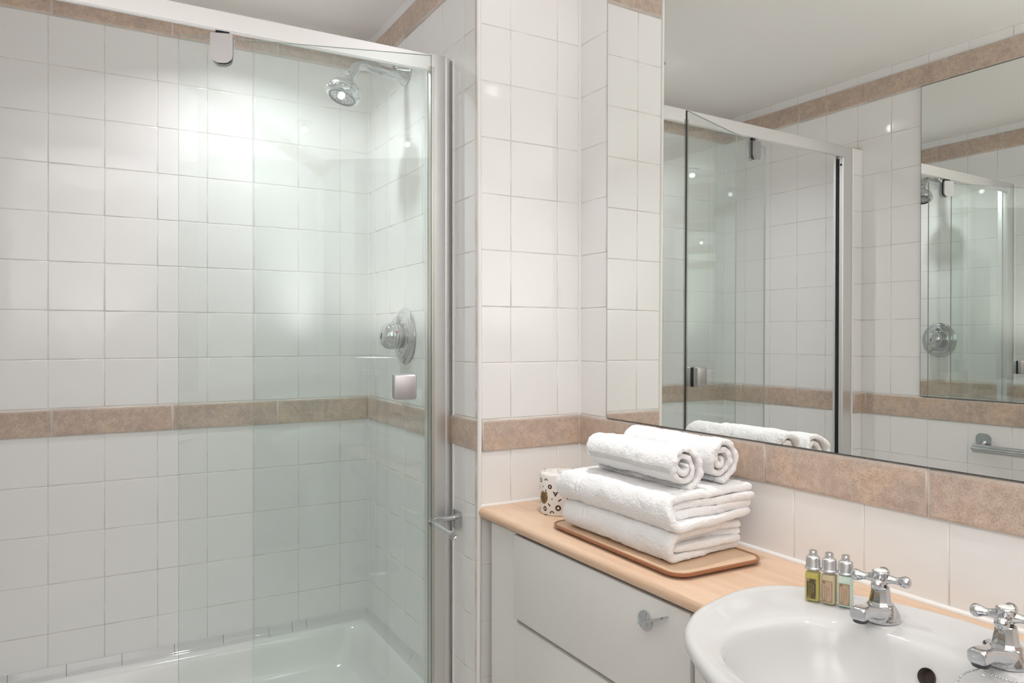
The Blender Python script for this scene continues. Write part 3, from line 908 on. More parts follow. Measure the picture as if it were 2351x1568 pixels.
h_ = link_mesh('drawer_handle', bm, MAT_CHROME, d1, angle=40); h_['label'] = 'chrome round handle with a flat bar'
bm = new(); rb(bm, .003, .608, .2985, .3105, .34, .600, .0022, 3); d2 = link_mesh('drawer_front', bm, MAT_CAB, dc, angle=50)
bm = new(); rb(bm, .003, .608, .2985, .3105, .082, .334, .0022, 3); link_mesh('drawer_front', bm, MAT_CAB, dc, angle=50)
for d_, zz in ((d2, .52),):
    bm = new(); lathe(bm, [(0, 0), (.019, 0), (.0195, .002), (.0185, .0045), (.010, .0065), (0, .007)], 40, frame_mat((.493, -.3105, zz), (0, -1, 0)), close=False)
    t = bmesh.new(); box(t, -.001, .0687, -.0225, -.004, -.0018, .0018, .0008, 2)
    merge(bm, t, Matrix.Translation((.4955, -.3105, zz)) @ Matrix.Rotation(-ang, 4, 'Y'))
    link_mesh('drawer_handle', bm, MAT_CHROME, d_, angle=40)
bc = wempty('basin_cabinet', .775, 0, 0)
tag(bc, 'white cabinet under the washbasin, right of the drawer cabinet', 'cabinet')
bm = new(); rb(bm, .0, .70, .02, .296, .08, .668, .001, 1); link_mesh('carcass', bm, MAT_CABIN, bc, smooth=False)
bm = new()
_c = SC - .775
_p = [(.003, .672), (.697, .672), (.697, CT - .032), (_c + .262, CT - .032)] + [(_c + .262 * math.cos(PI * k / 24), CT - .032 - .142 * math.sin(PI * k / 24)) for k in range(1, 24)] + [(_c - .262, CT - .032), (.003, CT - .032)]
extrude_poly(bm, _p, .2965, .3145, lambda p, q, a: Vector((p, -a, q)))
link_mesh('bowl_apron', bm, MAT_CAB, bc, smooth=False)
bm = new(); rb(bm, .003, .345, .2965, .3145, .085, .668, .002, 2); link_mesh('cabinet_door', bm, MAT_CAB, bc, angle=50)
bm = new(); rb(bm, .349, .697, .2965, .3145, .085, .668, .002, 2); link_mesh('cabinet_door', bm, MAT_CAB, bc, angle=50)
bm = new(); rb(bm, .0, .70, .03, .25, .0, .08, .001, 1); link_mesh('plinth', bm, MAT_CAB, bc, smooth=False)

# ------------------------------------------------------------------ washbasin
RIM = 0.8685
basin = wempty('washbasin', SC, 0, 0)
tag(basin, 'white oval semi-recessed ceramic washbasin set into the worktop', 'washbasin')
half_o = [(0, .068), (.03, .0705), (.087, .081), (.12, .091), (.171, .112), (.21, .133), (.24, .151), (.266, .175), (.281, .202), (.2895, .235), (.2905, .262), (.2775, .331), (.263, .384), (.237, .430), (.215, .459), (.197, .475), (.153, .505), (.111, .526), (.061, .546), (0, .556)]
half_i = [(0, .211), (.045, .2135), (.113, .232), (.1475, .265), (.167, .300), (.175, .338), (.173, .385), (.163, .426), (.1455, .454), (.11, .480), (.055, .500), (0, .506)]
C0 = .345
def polar(h):
    L = []
    for x, o_ in h:
        L.append((math.atan2(o_ - C0, -x), math.hypot(x, o_ - C0)))      # left side x negative
    for x, o_ in h:
        L.append((math.atan2(o_ - C0, x), math.hypot(x, o_ - C0)))
    L.sort()
    L = [(L[-1][0] - 2 * PI, L[-1][1])] + L + [(L[0][0] + 2 * PI, L[0][1])]
    return L
def samp(L, a):
    for (a0, r0), (a1, r1) in zip(L, L[1:]):
        if a0 <= a <= a1:
            t = 0 if a1 - a0 < 1e-9 else (a - a0) / (a1 - a0)
            return r0 + (r1 - r0) * t
    return L[0][1]
NB = 160
Lo, Li = polar(half_o), polar(half_i)
angs = [-PI + 2 * PI * k / NB for k in range(NB)]
ro = [samp(Lo, a) for a in angs]; ri = [samp(Li, a) for a in angs]
for _ in range(2):
    ro = [(ro[k - 1] + 2 * ro[k] + ro[(k + 1) % NB]) / 4 for k in range(NB)]
for _ in range(6):
    ri = [(ri[k - 1] + 2 * ri[k] + ri[(k + 1) % NB]) / 4 for k in range(NB)]
bm = new()
rings = []
def ringf(fr_, z):
    rings.append([bm.verts.new((fr_(k) * math.cos(angs[k]), -(C0 + fr_(k) * math.sin(angs[k])), z)) for k in range(NB)])
def frontness(k): return max(0.0, math.sin(angs[k]))
# underside bowl -> skirt -> rim -> deck -> bowl
ringf(lambda k: .03, .690)
ringf(lambda k: ri[k] * .62, .695)
ringf(lambda k: ri[k] * .86, .735)
ringf(lambda k: ri[k] * 1.0, .790)
ringf(lambda k: min(ro[k] - .022, ri[k] * 1.12), .826)
ringf(lambda k: ro[k] - .016, .838)
ringf(lambda k: ro[k] - .009, .8405)
ringf(lambda k: ro[k] - .0065, .8465)
ringf(lambda k: ro[k] - .0035, .8505)
ringf(lambda k: ro[k] - .0006, .8555)
ringf(lambda k: ro[k], .8595)
ringf(lambda k: ro[k] - .0012, .8640)
ringf(lambda k: ro[k] - .0045, .8680)
ringf(lambda k: ro[k] - .0095, .8702)
ringf(lambda k: ro[k] - .0145, .8702)
ringf(lambda k: ro[k] - .020, RIM)
ringf(lambda k: ro[k] - .026, RIM - .0008)
ringf(lambda k: (ro[k] - .026) * .66 + (ri[k] + .012) * .34, RIM - .0012)
ringf(lambda k: (ro[k] - .026) * .33 + (ri[k] + .012) * .67, RIM - .0018)
ringf(lambda k: ri[k] + .012, RIM - .0032)
ringf(lambda k: ri[k] + .005, RIM - .0056)
ringf(lambda k: ri[k] - .0005, RIM - .0115)
ringf(lambda k: ri[k] - .0045, RIM - .021)
ringf(lambda k: ri[k] - .010, RIM - .040)
ringf(lambda k: ri[k] - .018, RIM - .062)
ringf(lambda k: ri[k] * .84 - .003, RIM - .088)
ringf(lambda k: ri[k] * .70, RIM - .110)
ringf(lambda k: ri[k] * .50, RIM - .126)
ringf(lambda k: ri[k] * .30, RIM - .134)
ringf(lambda k: .030, RIM - .139)
ringf(lambda k: .022, RIM - .143)
ringf(lambda k: .020, RIM - .165)
for A, B in zip(rings, rings[1:]):
    for k in range(NB):
        bm.faces.new((A[k], A[(k + 1) % NB], B[(k + 1) % NB], B[k]))
bm.faces.new(rings[0]); bm.faces.new(rings[-1])
bowl = link_mesh('basin_bowl', bm, MAT_CERAMIC, basin, angle=None)
# overflow hole, drain, maker's script
bm = new()
ofn = Vector((0, -0.93, 0.36)).normalized()
ofp = Vector((.012, -.2245, .8295))
tcut = new(); lathe(tcut, [(.0122, -.020), (.0122, .012)], 40, frame_mat(ofp, ofn))
bmesh.ops.recalc_face_normals(tcut, faces=tcut.faces)
cme = bpy.data.meshes.new('cut'); tcut.to_mesh(cme); tcut.free()
cob = bpy.data.objects.new('cut', cme); COL.objects.link(cob); cob.matrix_world = Matrix.LocRotScale(basin.location, basin.rotation_euler, None)
bo = bowl.modifiers.new('hole', 'BOOLEAN'); bo.operation = 'DIFFERENCE'; bo.object = cob; bo.solver = 'EXACT'
dg = bpy.context.evaluated_depsgraph_get(); dg.update()
nm = bpy.data.meshes.new_from_object(bowl.evaluated_get(dg)); bowl.modifiers.clear()
bowl.data = nm; nm.name = 'basin_bowl'
for p_ in nm.polygons: p_.use_smooth = True
nm.set_sharp_from_angle(angle=math.radians(50))
bpy.data.objects.remove(cob); bpy.data.meshes.remove(cme)
lathe(bm, [(0, -.0195), (.0105, -.0190), (.0120, -.0170), (.0121, -.0010)], 36, frame_mat(ofp, ofn), close=False)
oh = link_mesh('overflow_hole', bm, MAT_HOLE, basin)
bm = new(); lathe(bm, [(.018, -.012), (.021, 0), (.029, .0022), (.031, -.0005)], 40, Matrix.Translation((0, -C0, RIM - .140)), close=False)
link_mesh('waste_fitting', bm, MAT_CHROME, basin)
bm = new()
a_ = math.radians(-24)
def scr(x, y):
    return Vector((-.252 + .040 + x * math.cos(a_) - y * math.sin(a_), -.178 + .018 + x * math.sin(a_) * -1 * -1 + y * math.cos(a_), RIM + .0006))
add_text(bm, 'Armitage', .0105, lambda x, y: Vector((-.200 + x * math.cos(.42) - y * math.sin(.42), -.1635 + x * math.sin(.42) + y * math.cos(.42), RIM + .0004)), shear=.35)
lg = link_mesh('maker_script', bm, MAT_GREYINK, basin, smooth=False)

# ------------------------------------------------------------------ taps
def make_tap(s, off_, turn, label, mark):
    t0 = wempty('basin_tap', s, off_, RIM - .0015)
    t0.rotation_euler = (0, 0, WROT + turn)
    tag(t0, label, 'tap')
    # body: local -y is towards the room / spout
    bm = new()
    lathe(bm, [(0, 0), (.0290, 0), (.0290, .003), (.0278, .008), (.0258, .013), (.0232, .018), (.0208, .0215), (.0190, .0235), (0, .0235)], 40, close=False)
    # spout loft
    secs = [(.012, .0115, .038, .018), (-.012, .0130, .040, .0205), (-.030, .0180, .033, .0195), (-.046, .0228, .0278, .0180), (-.060, .0260, .0252, .0182), (-.074, .0272, .0250, .0200), (-.081, .0270, .0242, .0195), (-.0840, .0266, .0215, .0155)]
    t = bmesh.new(); rg = []
    for y, z, w, h in secs:
        rg.append([t.verts.new((p, y - .10 * (q), z + q)) for p, q in rrect(w, h, min(w, h) * .33, 5)])
    for A, B in zip(rg, rg[1:]):
        n = len(A)
        for k in range(n): t.faces.new((A[k], A[(k + 1) % n], B[(k + 1) % n], B[k]))
    t.faces.new(rg[0]); t.faces.new(rg[-1])
    bmesh.ops.recalc_face_normals(t, faces=t.faces)
    merge(bm, t)
    bmesh.ops.recalc_face_normals(bm, faces=bm.faces)
    ob = link_mesh('tap_body', bm, MAT_CHROME, t0, angle=None)
    rm = ob.modifiers.new('remesh', 'REMESH'); rm.mode = 'VOXEL'; rm.voxel_size = .0011; rm.use_smooth_shade = True
    sm = ob.modifiers.new('smooth', 'SMOOTH'); sm.factor = .5; sm.iterations = 9
    bm = new()
    lathe(bm, [(.0100, .006), (.0108, .002), (.0108, -.0016), (.0098, -.0030), (.0085, -.0022), (0, -.0010)], 28, Matrix.Translation((0, -.0715, .0165)), close=False)
    link_mesh('aerator', bm, MAT_DARK, t0)
    bm = new()
    lathe(bm, [(0, .018), (.0186, .0195), (.0194, .0215), (.0190, .0240), (.0172, .0265), (.0164, .0285), (.0128, .0490), (.0115, .0502), (0, .0505)], 10, close=False)
    link_mesh('bonnet', bm, MAT_CHROME, t0, angle=22)
    bm = new(); lathe(bm, [(0, .050), (.0088, .050), (.0088, .0525), (0, .053)], 24, close=False); link_mesh('spindle_collar', bm, MAT_DARK, t0)
    bm = new()
    lathe(bm, [(0, .0515), (.0075, .0515), (.0092, .055), (.0115, .0600), (.0126, .0655), (.0120, .0695), (.0126, .0712), (.0122, .0732), (.0106, .0740), (0, .0740)], 36, close=False)
    for k in range(4):
        a = PI / 2 * k + math.radians(14)
        dx, dy = math.cos(a), math.sin(a)
        pts = [(dx * q, dy * q, .0622 + (.0 if q < .02 else -.0005)) for q in (.006, .011, .016, .021, .025, .029, .0335, .0375, .0405, .0422)]
        tube(bm, pts, [.0088, .0074, .0058, .0051, .0058, .0076, .0090, .0086, .0060, .0018], 18)
    hc = link_mesh('cross_handle', bm, MAT_CHROME, t0, angle=55)
    bm = new(); lathe(bm, [(0, .0754), (.0080, .0750), (.0098, .0738), (.0098, .0730), (0, .073)], 30, close=False)
    ix = link_mesh('index_disc', bm, MAT_WHITEP, hc); ix['label'] = 'white index disc'
    return t0
make_tap(1.0285, .172, .20, 'chrome cross-head basin tap standing beside the three small bottles', None)
make_tap(1.2065, .172, .06, 'chrome cross-head basin tap at the right edge, behind the bead chain', None)

# bead chain and its stay
ch = wempty('plug_chain', 1.185, .205, RIM)
tag(ch, 'looped metal bead chain hanging into the washbasin under the right tap', 'chain')
def lp_(s, o_, z): return Vector((s - 1.185, -(o_ - .205), z - RIM))
bm = new()
def beads(pts):
    path = smoothpath(pts, 12)
    acc = 0; last = path[0]; sphere(bm, last, .0016, 10)
    for p in path[1:]:
        if (p - last).length >= .0039:
            sphere(bm, p, .0016, 10); last = p
    tube(bm, path, .00045, 6)
beads([lp_(1.196, .200, .8692), lp_(1.200, .228, .8690), lp_(1.194, .249, .8655), lp_(1.190, .260, .855), lp_(1.190, .274, .838), lp_(1.188, .284, .815), lp_(1.180, .30, .79), lp_(1.165, .325, .765), lp_(1.14, .345, .742)])
beads([lp_(1.196, .200, .8692), lp_(1.202, .212, .8695), lp_(1.207, .226, .8690), lp_(1.217, .232, .8690), lp_(1.232, .232, .8690), lp_(1.247, .226, .8690), lp_(1.255, .215, .8690)])
link_mesh('bead_strand', bm, MAT_CHROME, ch)
st = wempty('chain_stay', 1.166, .128, RIM)
tag(st, 'small dark chain stay fixed in the basin deck behind the right spout', 'chain stay')
bm = new(); lathe(bm, [(0, -.002), (.0085, -.002), (.0085, .0015), (.0065, .0045), (0, .0055)], 28, close=False); link_mesh('stay_cap', bm, MAT_CHROME2, st)
bm = new(); lathe(bm, [(.0088, -.001), (.0105, .0005), (.0088, .0022)], 28, close=False); link_mesh('stay_washer', bm, MAT_DARK, st)

# ------------------------------------------------------------------ small bottles
def make_bottle(s, o_, turn, liq, lab_mat, ink, lines, label, low=False):
    b0 = wempty('toiletry_bottle', s, o_, RIM - .001)
    b0.rotation_euler = (0, 0, WROT + turn)
    tag(b0, label, 'bottle', 'three miniature toiletry bottles on the washbasin')
    w = .0238; hw = w / 2
    bm = new()
    secs = [(0.0, w - .004, .003), (.0012, w - .0008, .004), (.003, w, .0042), (.0465, w, .0042), (.0495, w - .0014, .005), (.0515, w - .005, .007), (.0530, w - .0085, .0072), (.0560, .0150, .0074)]
    rg = [[bm.verts.new((p, q, z)) for p, q in rrect(d_, d_, min(r_, d_ / 2 - .0001), 5)] for z, d_, r_ in secs]
    for A, B in zip(rg, rg[1:]):
        n = len(A)
        for k in range(n): bm.faces.new((A[k], A[(k + 1) % n], B[(k + 1) % n], B[k]))
    bm.faces.new(rg[0]); bm.faces.new(rg[-1])
    gb = link_mesh('bottle_body', bm, MAT_BGLASS, b0, angle=30)
    bm = new(); top = .0515 if low else .0478
    secs = [(.0022, w - .005, .003), (.0040, w - .0028, .0035), (.0458, w - .0028, .0035), (top - .0008, w - .0040, .005), (top, w - .0048 - (.004 if low else 0), .0055)]
    rg = [[bm.verts.new((p, q, z)) for p, q in rrect(d_, d_, r_, 5)] for z, d_, r_ in secs]
    for A, B in zip(rg, rg[1:]):
        n = len(A)
        for k in range(n): bm.faces.new((A[k], A[(k + 1) % n], B[(k + 1) % n], B[k]))
    bm.faces.new(rg[0]); bm.faces.new(rg[-1])
    link_mesh('liquid', bm, liq, b0, angle=30)
    bm = new()
    lathe(bm, [(0, .0530), (.0128, .0530), (.0130, .0540), (.0126, .0552), (.0116, .0560), (.0113, .0568), (.0110, .0700), (.0104, .0720), (.0088, .0735), (.0070, .0742), (.0066, .0750), (.0064, .0812), (.0058, .0824), (0, .0826)], 40, close=False)
    lathe(bm, [(0, 0), (.0030, .0002), (.0032, -.001)], 16, frame_mat((0, -.0064, .0775), (0, -1, .1)), mi=1, close=False)
    link_mesh('cap', bm, [MAT_CAP, MAT_ALUG], b0, angle=40)
    # label: portrait panel, writing runs upwards
    bm = new(); y = -hw - .00015
    lw, lh, zc = .0155, .0335, .0225
    def quad(x0, x1, z0, z1, yy, mi):
        f = bm.faces.new([bm.verts.new((a, yy, c)) for a, c in ((x0, z0), (x1, z0), (x1, z1), (x0, z1))]); f.material_index = mi
    quad(-lw / 2, lw / 2, zc - lh / 2, zc + lh / 2, y, 0)
    e = .0006
    for x0, x1, z0, z1 in ((-lw / 2, lw / 2, zc + lh / 2 - e, zc + lh / 2), (-lw / 2, lw / 2, zc - lh / 2, zc - lh / 2 + e), (-lw / 2, -lw / 2 + e, zc - lh / 2, zc + lh / 2), (lw / 2 - e, lw / 2, zc - lh / 2, zc + lh / 2)):
        quad(x0 + (.0006 if lab_mat is MAT_LABG else 0), x1 - (.0006 if lab_mat is MAT_LABG else 0), z0, z1, y - .0001, 1)
    fn = lambda cx_, cz: (lambda x, yy: Vector((cx_ - yy, y - .0001, cz + x)))
    add_text(bm, lines[0], .0034, fn(-.0038, zc - .001), mi=1, shear=.2, fit=.0215)
    add_text(bm, lines[1], .0034, fn(-.0006, zc - .001), mi=1, shear=.2, fit=.0190)
    add_text(bm, lines[2], .0029, fn(.0030, zc + .0005), mi=1, fit=.0130)
    add_text(bm, '30 ml', .0019, fn(.0060, zc - .0135), mi=1)
    add_text(bm, '1 fl. oz', .0019, fn(.0060, zc + .0115), mi=1)
    for rr in (.0015, .0008):   # round seal
        t = bmesh.new(); lathe(t, [(rr, 0), (rr + .00028, .00005), (rr + .0005, 0)], 24, frame_mat((-.0047, y - .00012, zc + .0139), (0, -1, 0)), mi=1, close=False); merge(bm, t)
    for cx_ in (-.0048, -.0022):   # sprig drawing
        t = bmesh.new(); lathe(t, [(.0009, 0), (.0010, .00005), (.0012, 0)], 20, frame_mat((cx_, y - .00012, zc - .0138), (0, -1, 0)) @ Matrix.Diagonal((1, 1.6, 1, 1)), mi=1, close=False); merge(bm, t)
    lb = link_mesh('paper_label', bm, [lab_mat, ink], b0, smooth=False)
    return b0
make_bottle(.9256, .1953, .42, MAT_LIQ1, MAT_LABG, MAT_LTAN, ('Gel Douche Verveine', 'Verbena Shower Gel', "L'OCCITANE"), 'small square bottle of yellow gel with an olive green label')
make_bottle(.9480, .1846, .35, MAT_LIQ2, MAT_LABP, MAT_LBRN, ('Shampooing Verveine', 'Verbena Shampoo', "L'OCCITANE"), 'small square bottle of clear pale amber liquid, middle of the three')
make_bottle(.9705, .1740, .42, MAT_LIQ3, MAT_LABP, MAT_LBRN, ('Apr\u00e8s-Shampooing Verveine', 'Verbena Conditioner', "L'OCCITANE"), 'small square bottle of pale mint cream next to the tap', True)

# ------------------------------------------------------------------ wooden tray under the towels
ty = wempty('serving_tray', .49, .17, CT)
ty.rotation_euler = (0, 0, WROT - .03)
tag(ty, 'thin rounded wooden tray with brown edge under the stacked towels', 'tray')
bm = new()
TWD, THT = .452, .232
def trp(ins, z, mi=0): return [bm.verts.new((p, q, z)) for p, q in rrect(TWD - 2 * ins, THT - 2 * ins, .036 - ins, 10)]
R = [trp(.034, .0), trp(.034, .0035), trp(.010, .0045), trp(.0015, .0060), trp(.0, .0095), trp(.0005, .0118), trp(.003, .0130), trp(.0055, .0123), trp(.007, .0110)]
for A, B in zip(R, R[1:]):
    n = len(A)
    for k in range(n): bm.faces.new((A[k], A[(k + 1) % n], B[(k + 1) % n], B[k]))
bm.faces.new(R[0])
link_mesh('tray_edge', bm, MAT_TRAYEDGE, ty, angle=50)
bm = new(); A = trp(.0069, .0111); bm.faces.new(A); B = trp(.0069, .006); bm.faces.new(B[::-1])
for k in range(len(A)): bm.faces.new((A[k], A[(k + 1) % len(A)], B[(k + 1) % len(A)], B[k]))
link_mesh('tray_top', bm, MAT_TRAYTOP, ty, angle=40)

# ------------------------------------------------------------------ wrapped toilet roll
RR, RH = .0535, .104
roll = wempty('toilet_roll', .150, .168, CT)
tag(roll, 'paper-wrapped toilet roll with dark confetti pattern behind the towels', 'toilet roll')
bm = new()
seg = 72
prof = [(0, .0), (RR - .003, .0), (RR - .0006, .0015), (RR, .004), (RR, RH - .006), (RR - .0015, RH - .0022), (RR - .005, RH - .0004), (RR * .75, RH), (RR * .50, RH - .001), (RR * .38, RH - .004), (RR * .25, RH - .0085), (.004, RH - .0105)]
rg = []
for i, (r_, z) in enumerate(prof):
    if r_ == 0: rg.append([bm.verts.new((0, 0, z))]); continue
    row = []
    for k in range(seg):
        a = 2 * PI * k / seg
        top = max(0, (z - (RH - .012)) / .012) if z > RH - .012 else 0
        wr = top * (.0013 * noise.noise(Vector((math.cos(a) * 3, math.sin(a) * 3, r_ * 60))) + .0009 * math.sin(a * 11 + r_ * 80))
        row.append(bm.verts.new((r_ * math.cos(a), r_ * math.sin(a), z + wr)))
    rg.append(row)
for A, B in zip(rg, rg[1:]):
    for k in range(seg):
        if len(A) == 1: bm.faces.new((A[0], B[(k + 1) % seg], B[k]))
        else: bm.faces.new((A[k], A[(k + 1) % seg], B[(k + 1) % seg], B[k]))
bm.faces.new(rg[-1])
# printed shapes mapped on the cylinder: u = arc length (to the right as seen from the room), v = height
# camera direction seen from roll, in local frame
def cyl(u, v, e=.00022):
    a = A0 + u / RR
    return Vector(((RR + e) * math.cos(a), (RR + e) * math.sin(a), v))
cp = roll.location; vdir = Vector((0 - cp.x, 0 - cp.y, 0)).normalized()
A0 = math.atan2(vdir.y, vdir.x) - WROT
def patch(poly_rows, mi):
    for R0, R1 in zip(poly_rows, poly_rows[1:]):
        for (p0, p1), (q0, q1) in zip(zip(R0, R0[1:]), zip(R1, R1[1:])):
            f = bm.faces.new([bm.verts.new(cyl(*p)) for p in (p0, p1, q1, q0)]); f.material_index = mi
def pring(u, v, ro_, ri_, mi=1, a0=0, a1=2 * PI, n=24):
    rows_ = [[(u + r_ * math.cos(a0 + (a1 - a0) * k / n), v + r_ * math.sin(a0 + (a1 - a0) * k / n)) for k in range(n + 1)] for r_ in (ri_, ro_)]
    patch(rows_, mi)
def pbar(u, v, l, w, ang_, mi=1):
    c, s = math.cos(ang_), math.sin(ang_)
    rows_ = []
    for j in (-w / 2, w / 2):
        rows_.append([(u + c * i - s * j, v + s * i + c * j) for i in [l * (k / 4 - .5) for k in range(5)]])
    patch(rows_, mi)
def ptri(u, v, r_, ang_, mi=1, inner=.22):
    P_ = [(u + r_ * math.cos(ang_ + 2 * PI * k / 3), v + r_ * math.sin(ang_ + 2 * PI * k / 3)) for k in range(4)]
    Q_ = [(u + r_ * inner * math.cos(ang_ + 2 * PI * k / 3), v + r_ * inner * math.sin(ang_ + 2 * PI * k / 3)) for k in range(4)]
    patch([P_, Q_], mi)
# image px -> (u,v): roll face spans about 11.2 px/mm in the zoomed view; centre column at u=0
KX = 1.0
def sx(px): # px from zoom crop (1220..1360 x 1050..1190, scale 11.2); roll centre at ~ px 690
    q = (px - 745) / 11.2 * .00106 / RR
    return RR * math.asin(max(-.985, min(.985, q)))
def sz(py, px): return (1390 + (1480 - 1390) * min(1, max(0, (px - 160) / 500)) - py) / 11.2 * .00098
def S_(px, py): return sx(px), sz(py, px)
for px, py, a_, b_ in ((463, 612, .0058, .0022), (682, 1237, .0074, .0032), (333, 1237, .0062, .0026), (980, 700, .006, .0025)): pring(*S_(px, py), a_, b_)
ptri(*S_(612, 815), .0088, -PI / 2); ptri(*S_(905, 440), .0070, PI / 2, inner=.0); ptri(*S_(1022, 1175), .0045, PI / 2, inner=0)
for px, py, l, a_ in ((705, 523, .0092, -.60), (724, 1012, .0088, .65), (444, 1127, .0090, -.75), (200, 1080, .0070, .9), (172, 655, .0075, -1.2), (360, 1422, .009, -.12), (186, 1340, .008, -1.1), (950, 950, .009, .4)): pbar(*S_(px, py), l, .0034, a_)
for px, py in ((282, 603), (517, 967), (846, 1200), (214, 1240), (860, 640)): pbar(*S_(px, py), .0032, .0032, .78 if px == 517 else .1)
pring(*S_(520, 1375), .0062, .0034, a0=.1, a1=PI + .2); pring(*S_(395, 740), .0068, .0042, a0=PI * .75, a1=PI * 1.5); pring(*S_(225, 430), .0055, .0030)
pring(*S_(360, 440), .0060, .0038, a0=.2, a1=PI)
# further confetti round the back
rnd = random.Random(4)
for k in range(26):
    u = RR * rnd.uniform(1.35, 4.9); v_ = rnd.uniform(.012, RH - .012)
    kind = k % 4
    if kind == 0: pring(u, v_, .006, .0025)
    elif kind == 1: pbar(u, v_, .009, .0034, rnd.uniform(0, 3))
    elif kind == 2: ptri(u, v_, .006, rnd.uniform(0, 3), inner=.2)
    else: pbar(u, v_, .003, .003, .5)
# top marks
def tpt(r_, a, z=.0011): return Vector((r_ * math.cos(a), r_ * math.sin(a), RH + z))
for k in range(22):
    a = rnd.uniform(0, 2 * PI); r_ = rnd.uniform(.018, .047); L_ = rnd.uniform(.003, .008); th0 = rnd.uniform(0, PI)
    c = Vector((r_ * math.cos(a), r_ * math.sin(a), RH + .0016)); d_ = Vector((math.cos(th0), math.sin(th0), 0)); e_ = Vector((-d_.y, d_.x, 0)) * .0011
    if k % 3:
        f = bm.faces.new([bm.verts.new(c + q) for q in (-d_ * L_ / 2 - e_, d_ * L_ / 2 - e_, d_ * L_ / 2 + e_, -d_ * L_ / 2 + e_)]); f.material_index = 1
    else:
        for j in range(8):
            b0_, b1_ = th0 + PI * j / 8, th0 + PI * (j + 1) / 8
            f = bm.faces.new([bm.verts.new(c + Vector((math.cos(x_), math.sin(x_), 0)) * rr_) for x_, rr_ in ((b0_, .0030), (b1_, .0030), (b1_, .0050), (b0_, .0050))]); f.material_index = 1
# gold seal with writing
gu, gv = S_(292, 918)
n = 28
rows_ = []
for fr_ in (0.001, .5, 1.0):
    rows_.append([(gu + fr_ * .0155 * math.cos(2 * PI * k / n) * (1 + .06 * math.sin(4 * PI * k / n)), gv + fr_ * .0162 * math.sin(2 * PI * k / n) * (1 + .05 * math.cos(4 * PI * k / n + 1))) for k in range(n + 1)])
for R0, R1 in zip(rows_, rows_[1:]):
    for (p0, p1), (q0, q1) in zip(zip(R0, R0[1:]), zip(R1, R1[1:])):
        f = bm.faces.new([bm.verts.new(cyl(*p, e=.0004)) for p in (p0, p1, q1, q0)]); f.material_index = 2
for body, dv, sz_ in (('who', .0078, .0088), ('gives a', .0012, .0088), ('crap', -.0052, .0088), ('Premium', -.0118, .0034)):
    add_text(bm, body, sz_, lambda x, y_, dv=dv: cyl(gu + x, gv + dv + y_, .0006), mi=1, offset=.0002 if sz_ > .005 else 0)
me_o = link_mesh('paper_wrapper', bm, [MAT_PAPER, MAT_INK, MAT_GOLD], roll, angle=50)

# ------------------------------------------------------------------ towels
def tex(name, size, typ='CLOUDS'):
    t = bpy.data.textures.new(name, typ); t.noise_scale = size
    if typ == 'CLOUDS': t.noise_depth = 2
    return t
TX1 = tex('pile_fine', .0024); TX2 = tex('pile_soft', .022)
def sheet_towel(name, cl, s0f, s1f, th, parent, lowf=None, step=.0035, mats=None, matfn=None, nlev=2, pile=.0025, stripe=None):
    """cl: centreline [(off,z)] resampled; the sheet runs in local x from s0f(t) to s1f(t); half thickness th"""
    pts = [Vector((0, -o_, z)) for o_, z in cl]
    # resample
    path = smoothpath(pts, 10)
    out = [path[0]]
    for p in path[1:]:
        if (p - out[-1]).length >= step: out.append(p)
    n = len(out)
    bm = new(); rings = []
    for i, p in enumerate(out):
        d_ = (out[min(i + 1, n - 1)] - out[max(i - 1, 0)]).normalized()
        nr = Vector((1, 0, 0)).cross(d_).normalized()
        t = i / (n - 1)
        a, b_ = s0f(t), s1f(t)
        tt = th * (1.0 if 0.02 < t < .98 else (.35 + .65 * (min(t, 1 - t) / .02)))
        m_ = max(6, int((b_ - a) / step))
        rg = []
        NX = sheet_towel.nx
        for k in range(NX + 1): rg.append((a + th * .6 + (b_ - a - 1.2 * th) * k / NX, 1))
        for k in range(1, 5): rg.append((b_ - th * .6 + th * .6 * math.sin(PI * k / 5), math.cos(PI * k / 5)))
        for k in range(NX + 1): rg.append((b_ - th * .6 - (b_ - a - 1.2 * th) * k / NX, -1))
        for k in range(1, 5): rg.append((a + th * .6 - th * .6 * math.sin(PI * k / 5), -math.cos(PI * k / 5)))
        row = []
        for x, w in rg:
            q = p + nr * (tt * w) + Vector((x, 0, 0))
            if lowf: q = lowf(q, t, w)
            row.append(bm.verts.new(q))
        rings.append(row)
    n2 = len(rings[0])
    for i, (A, B) in enumerate(zip(rings, rings[1:])):
        for k in range(n2):
            f = bm.faces.new((A[k], A[(k + 1) % n2], B[(k + 1) % n2], B[k]))
            if matfn: f.material_index = matfn(i / (n - 1), rg[k][0], out[i])
    bm.faces.new(rings[0]); bm.faces.new(rings[-1])
    flat = []
    if stripe:
        bm.verts.index_update()
        for f in bm.faces:
            if f.material_index == 1:
                flat += [v_.index for v_ in f.verts]
    ob = link_mesh(name, bm, mats or [MAT_TERRY], parent, angle=None)
    ss = ob.modifiers.new('sub', 'SUBSURF'); ss.levels = 0; ss.render_levels = nlev; ss.subdivision_type = 'CATMULL_CLARK'
    d1_ = ob.modifiers.new('soft', 'DISPLACE'); d1_.texture = TX2; d1_.strength = .0042; d1_.mid_level = .5; d1_.texture_coords = 'GLOBAL'
    if stripe:
        vg = ob.vertex_groups.new(name='pile'); vg.add(list(range(len(ob.data.vertices))), 1.0, 'REPLACE'); vg.add(list(set(flat)), 0.0, 'REPLACE')
    d2_ = ob.modifiers.new('pile', 'DISPLACE'); d2_.texture = TX1; d2_.strength = pile; d2_.mid_level = .5; d2_.texture_coords = 'GLOBAL'
    if stripe: d2_.vertex_group = 'pile'
    return ob
sheet_towel.nx = 100

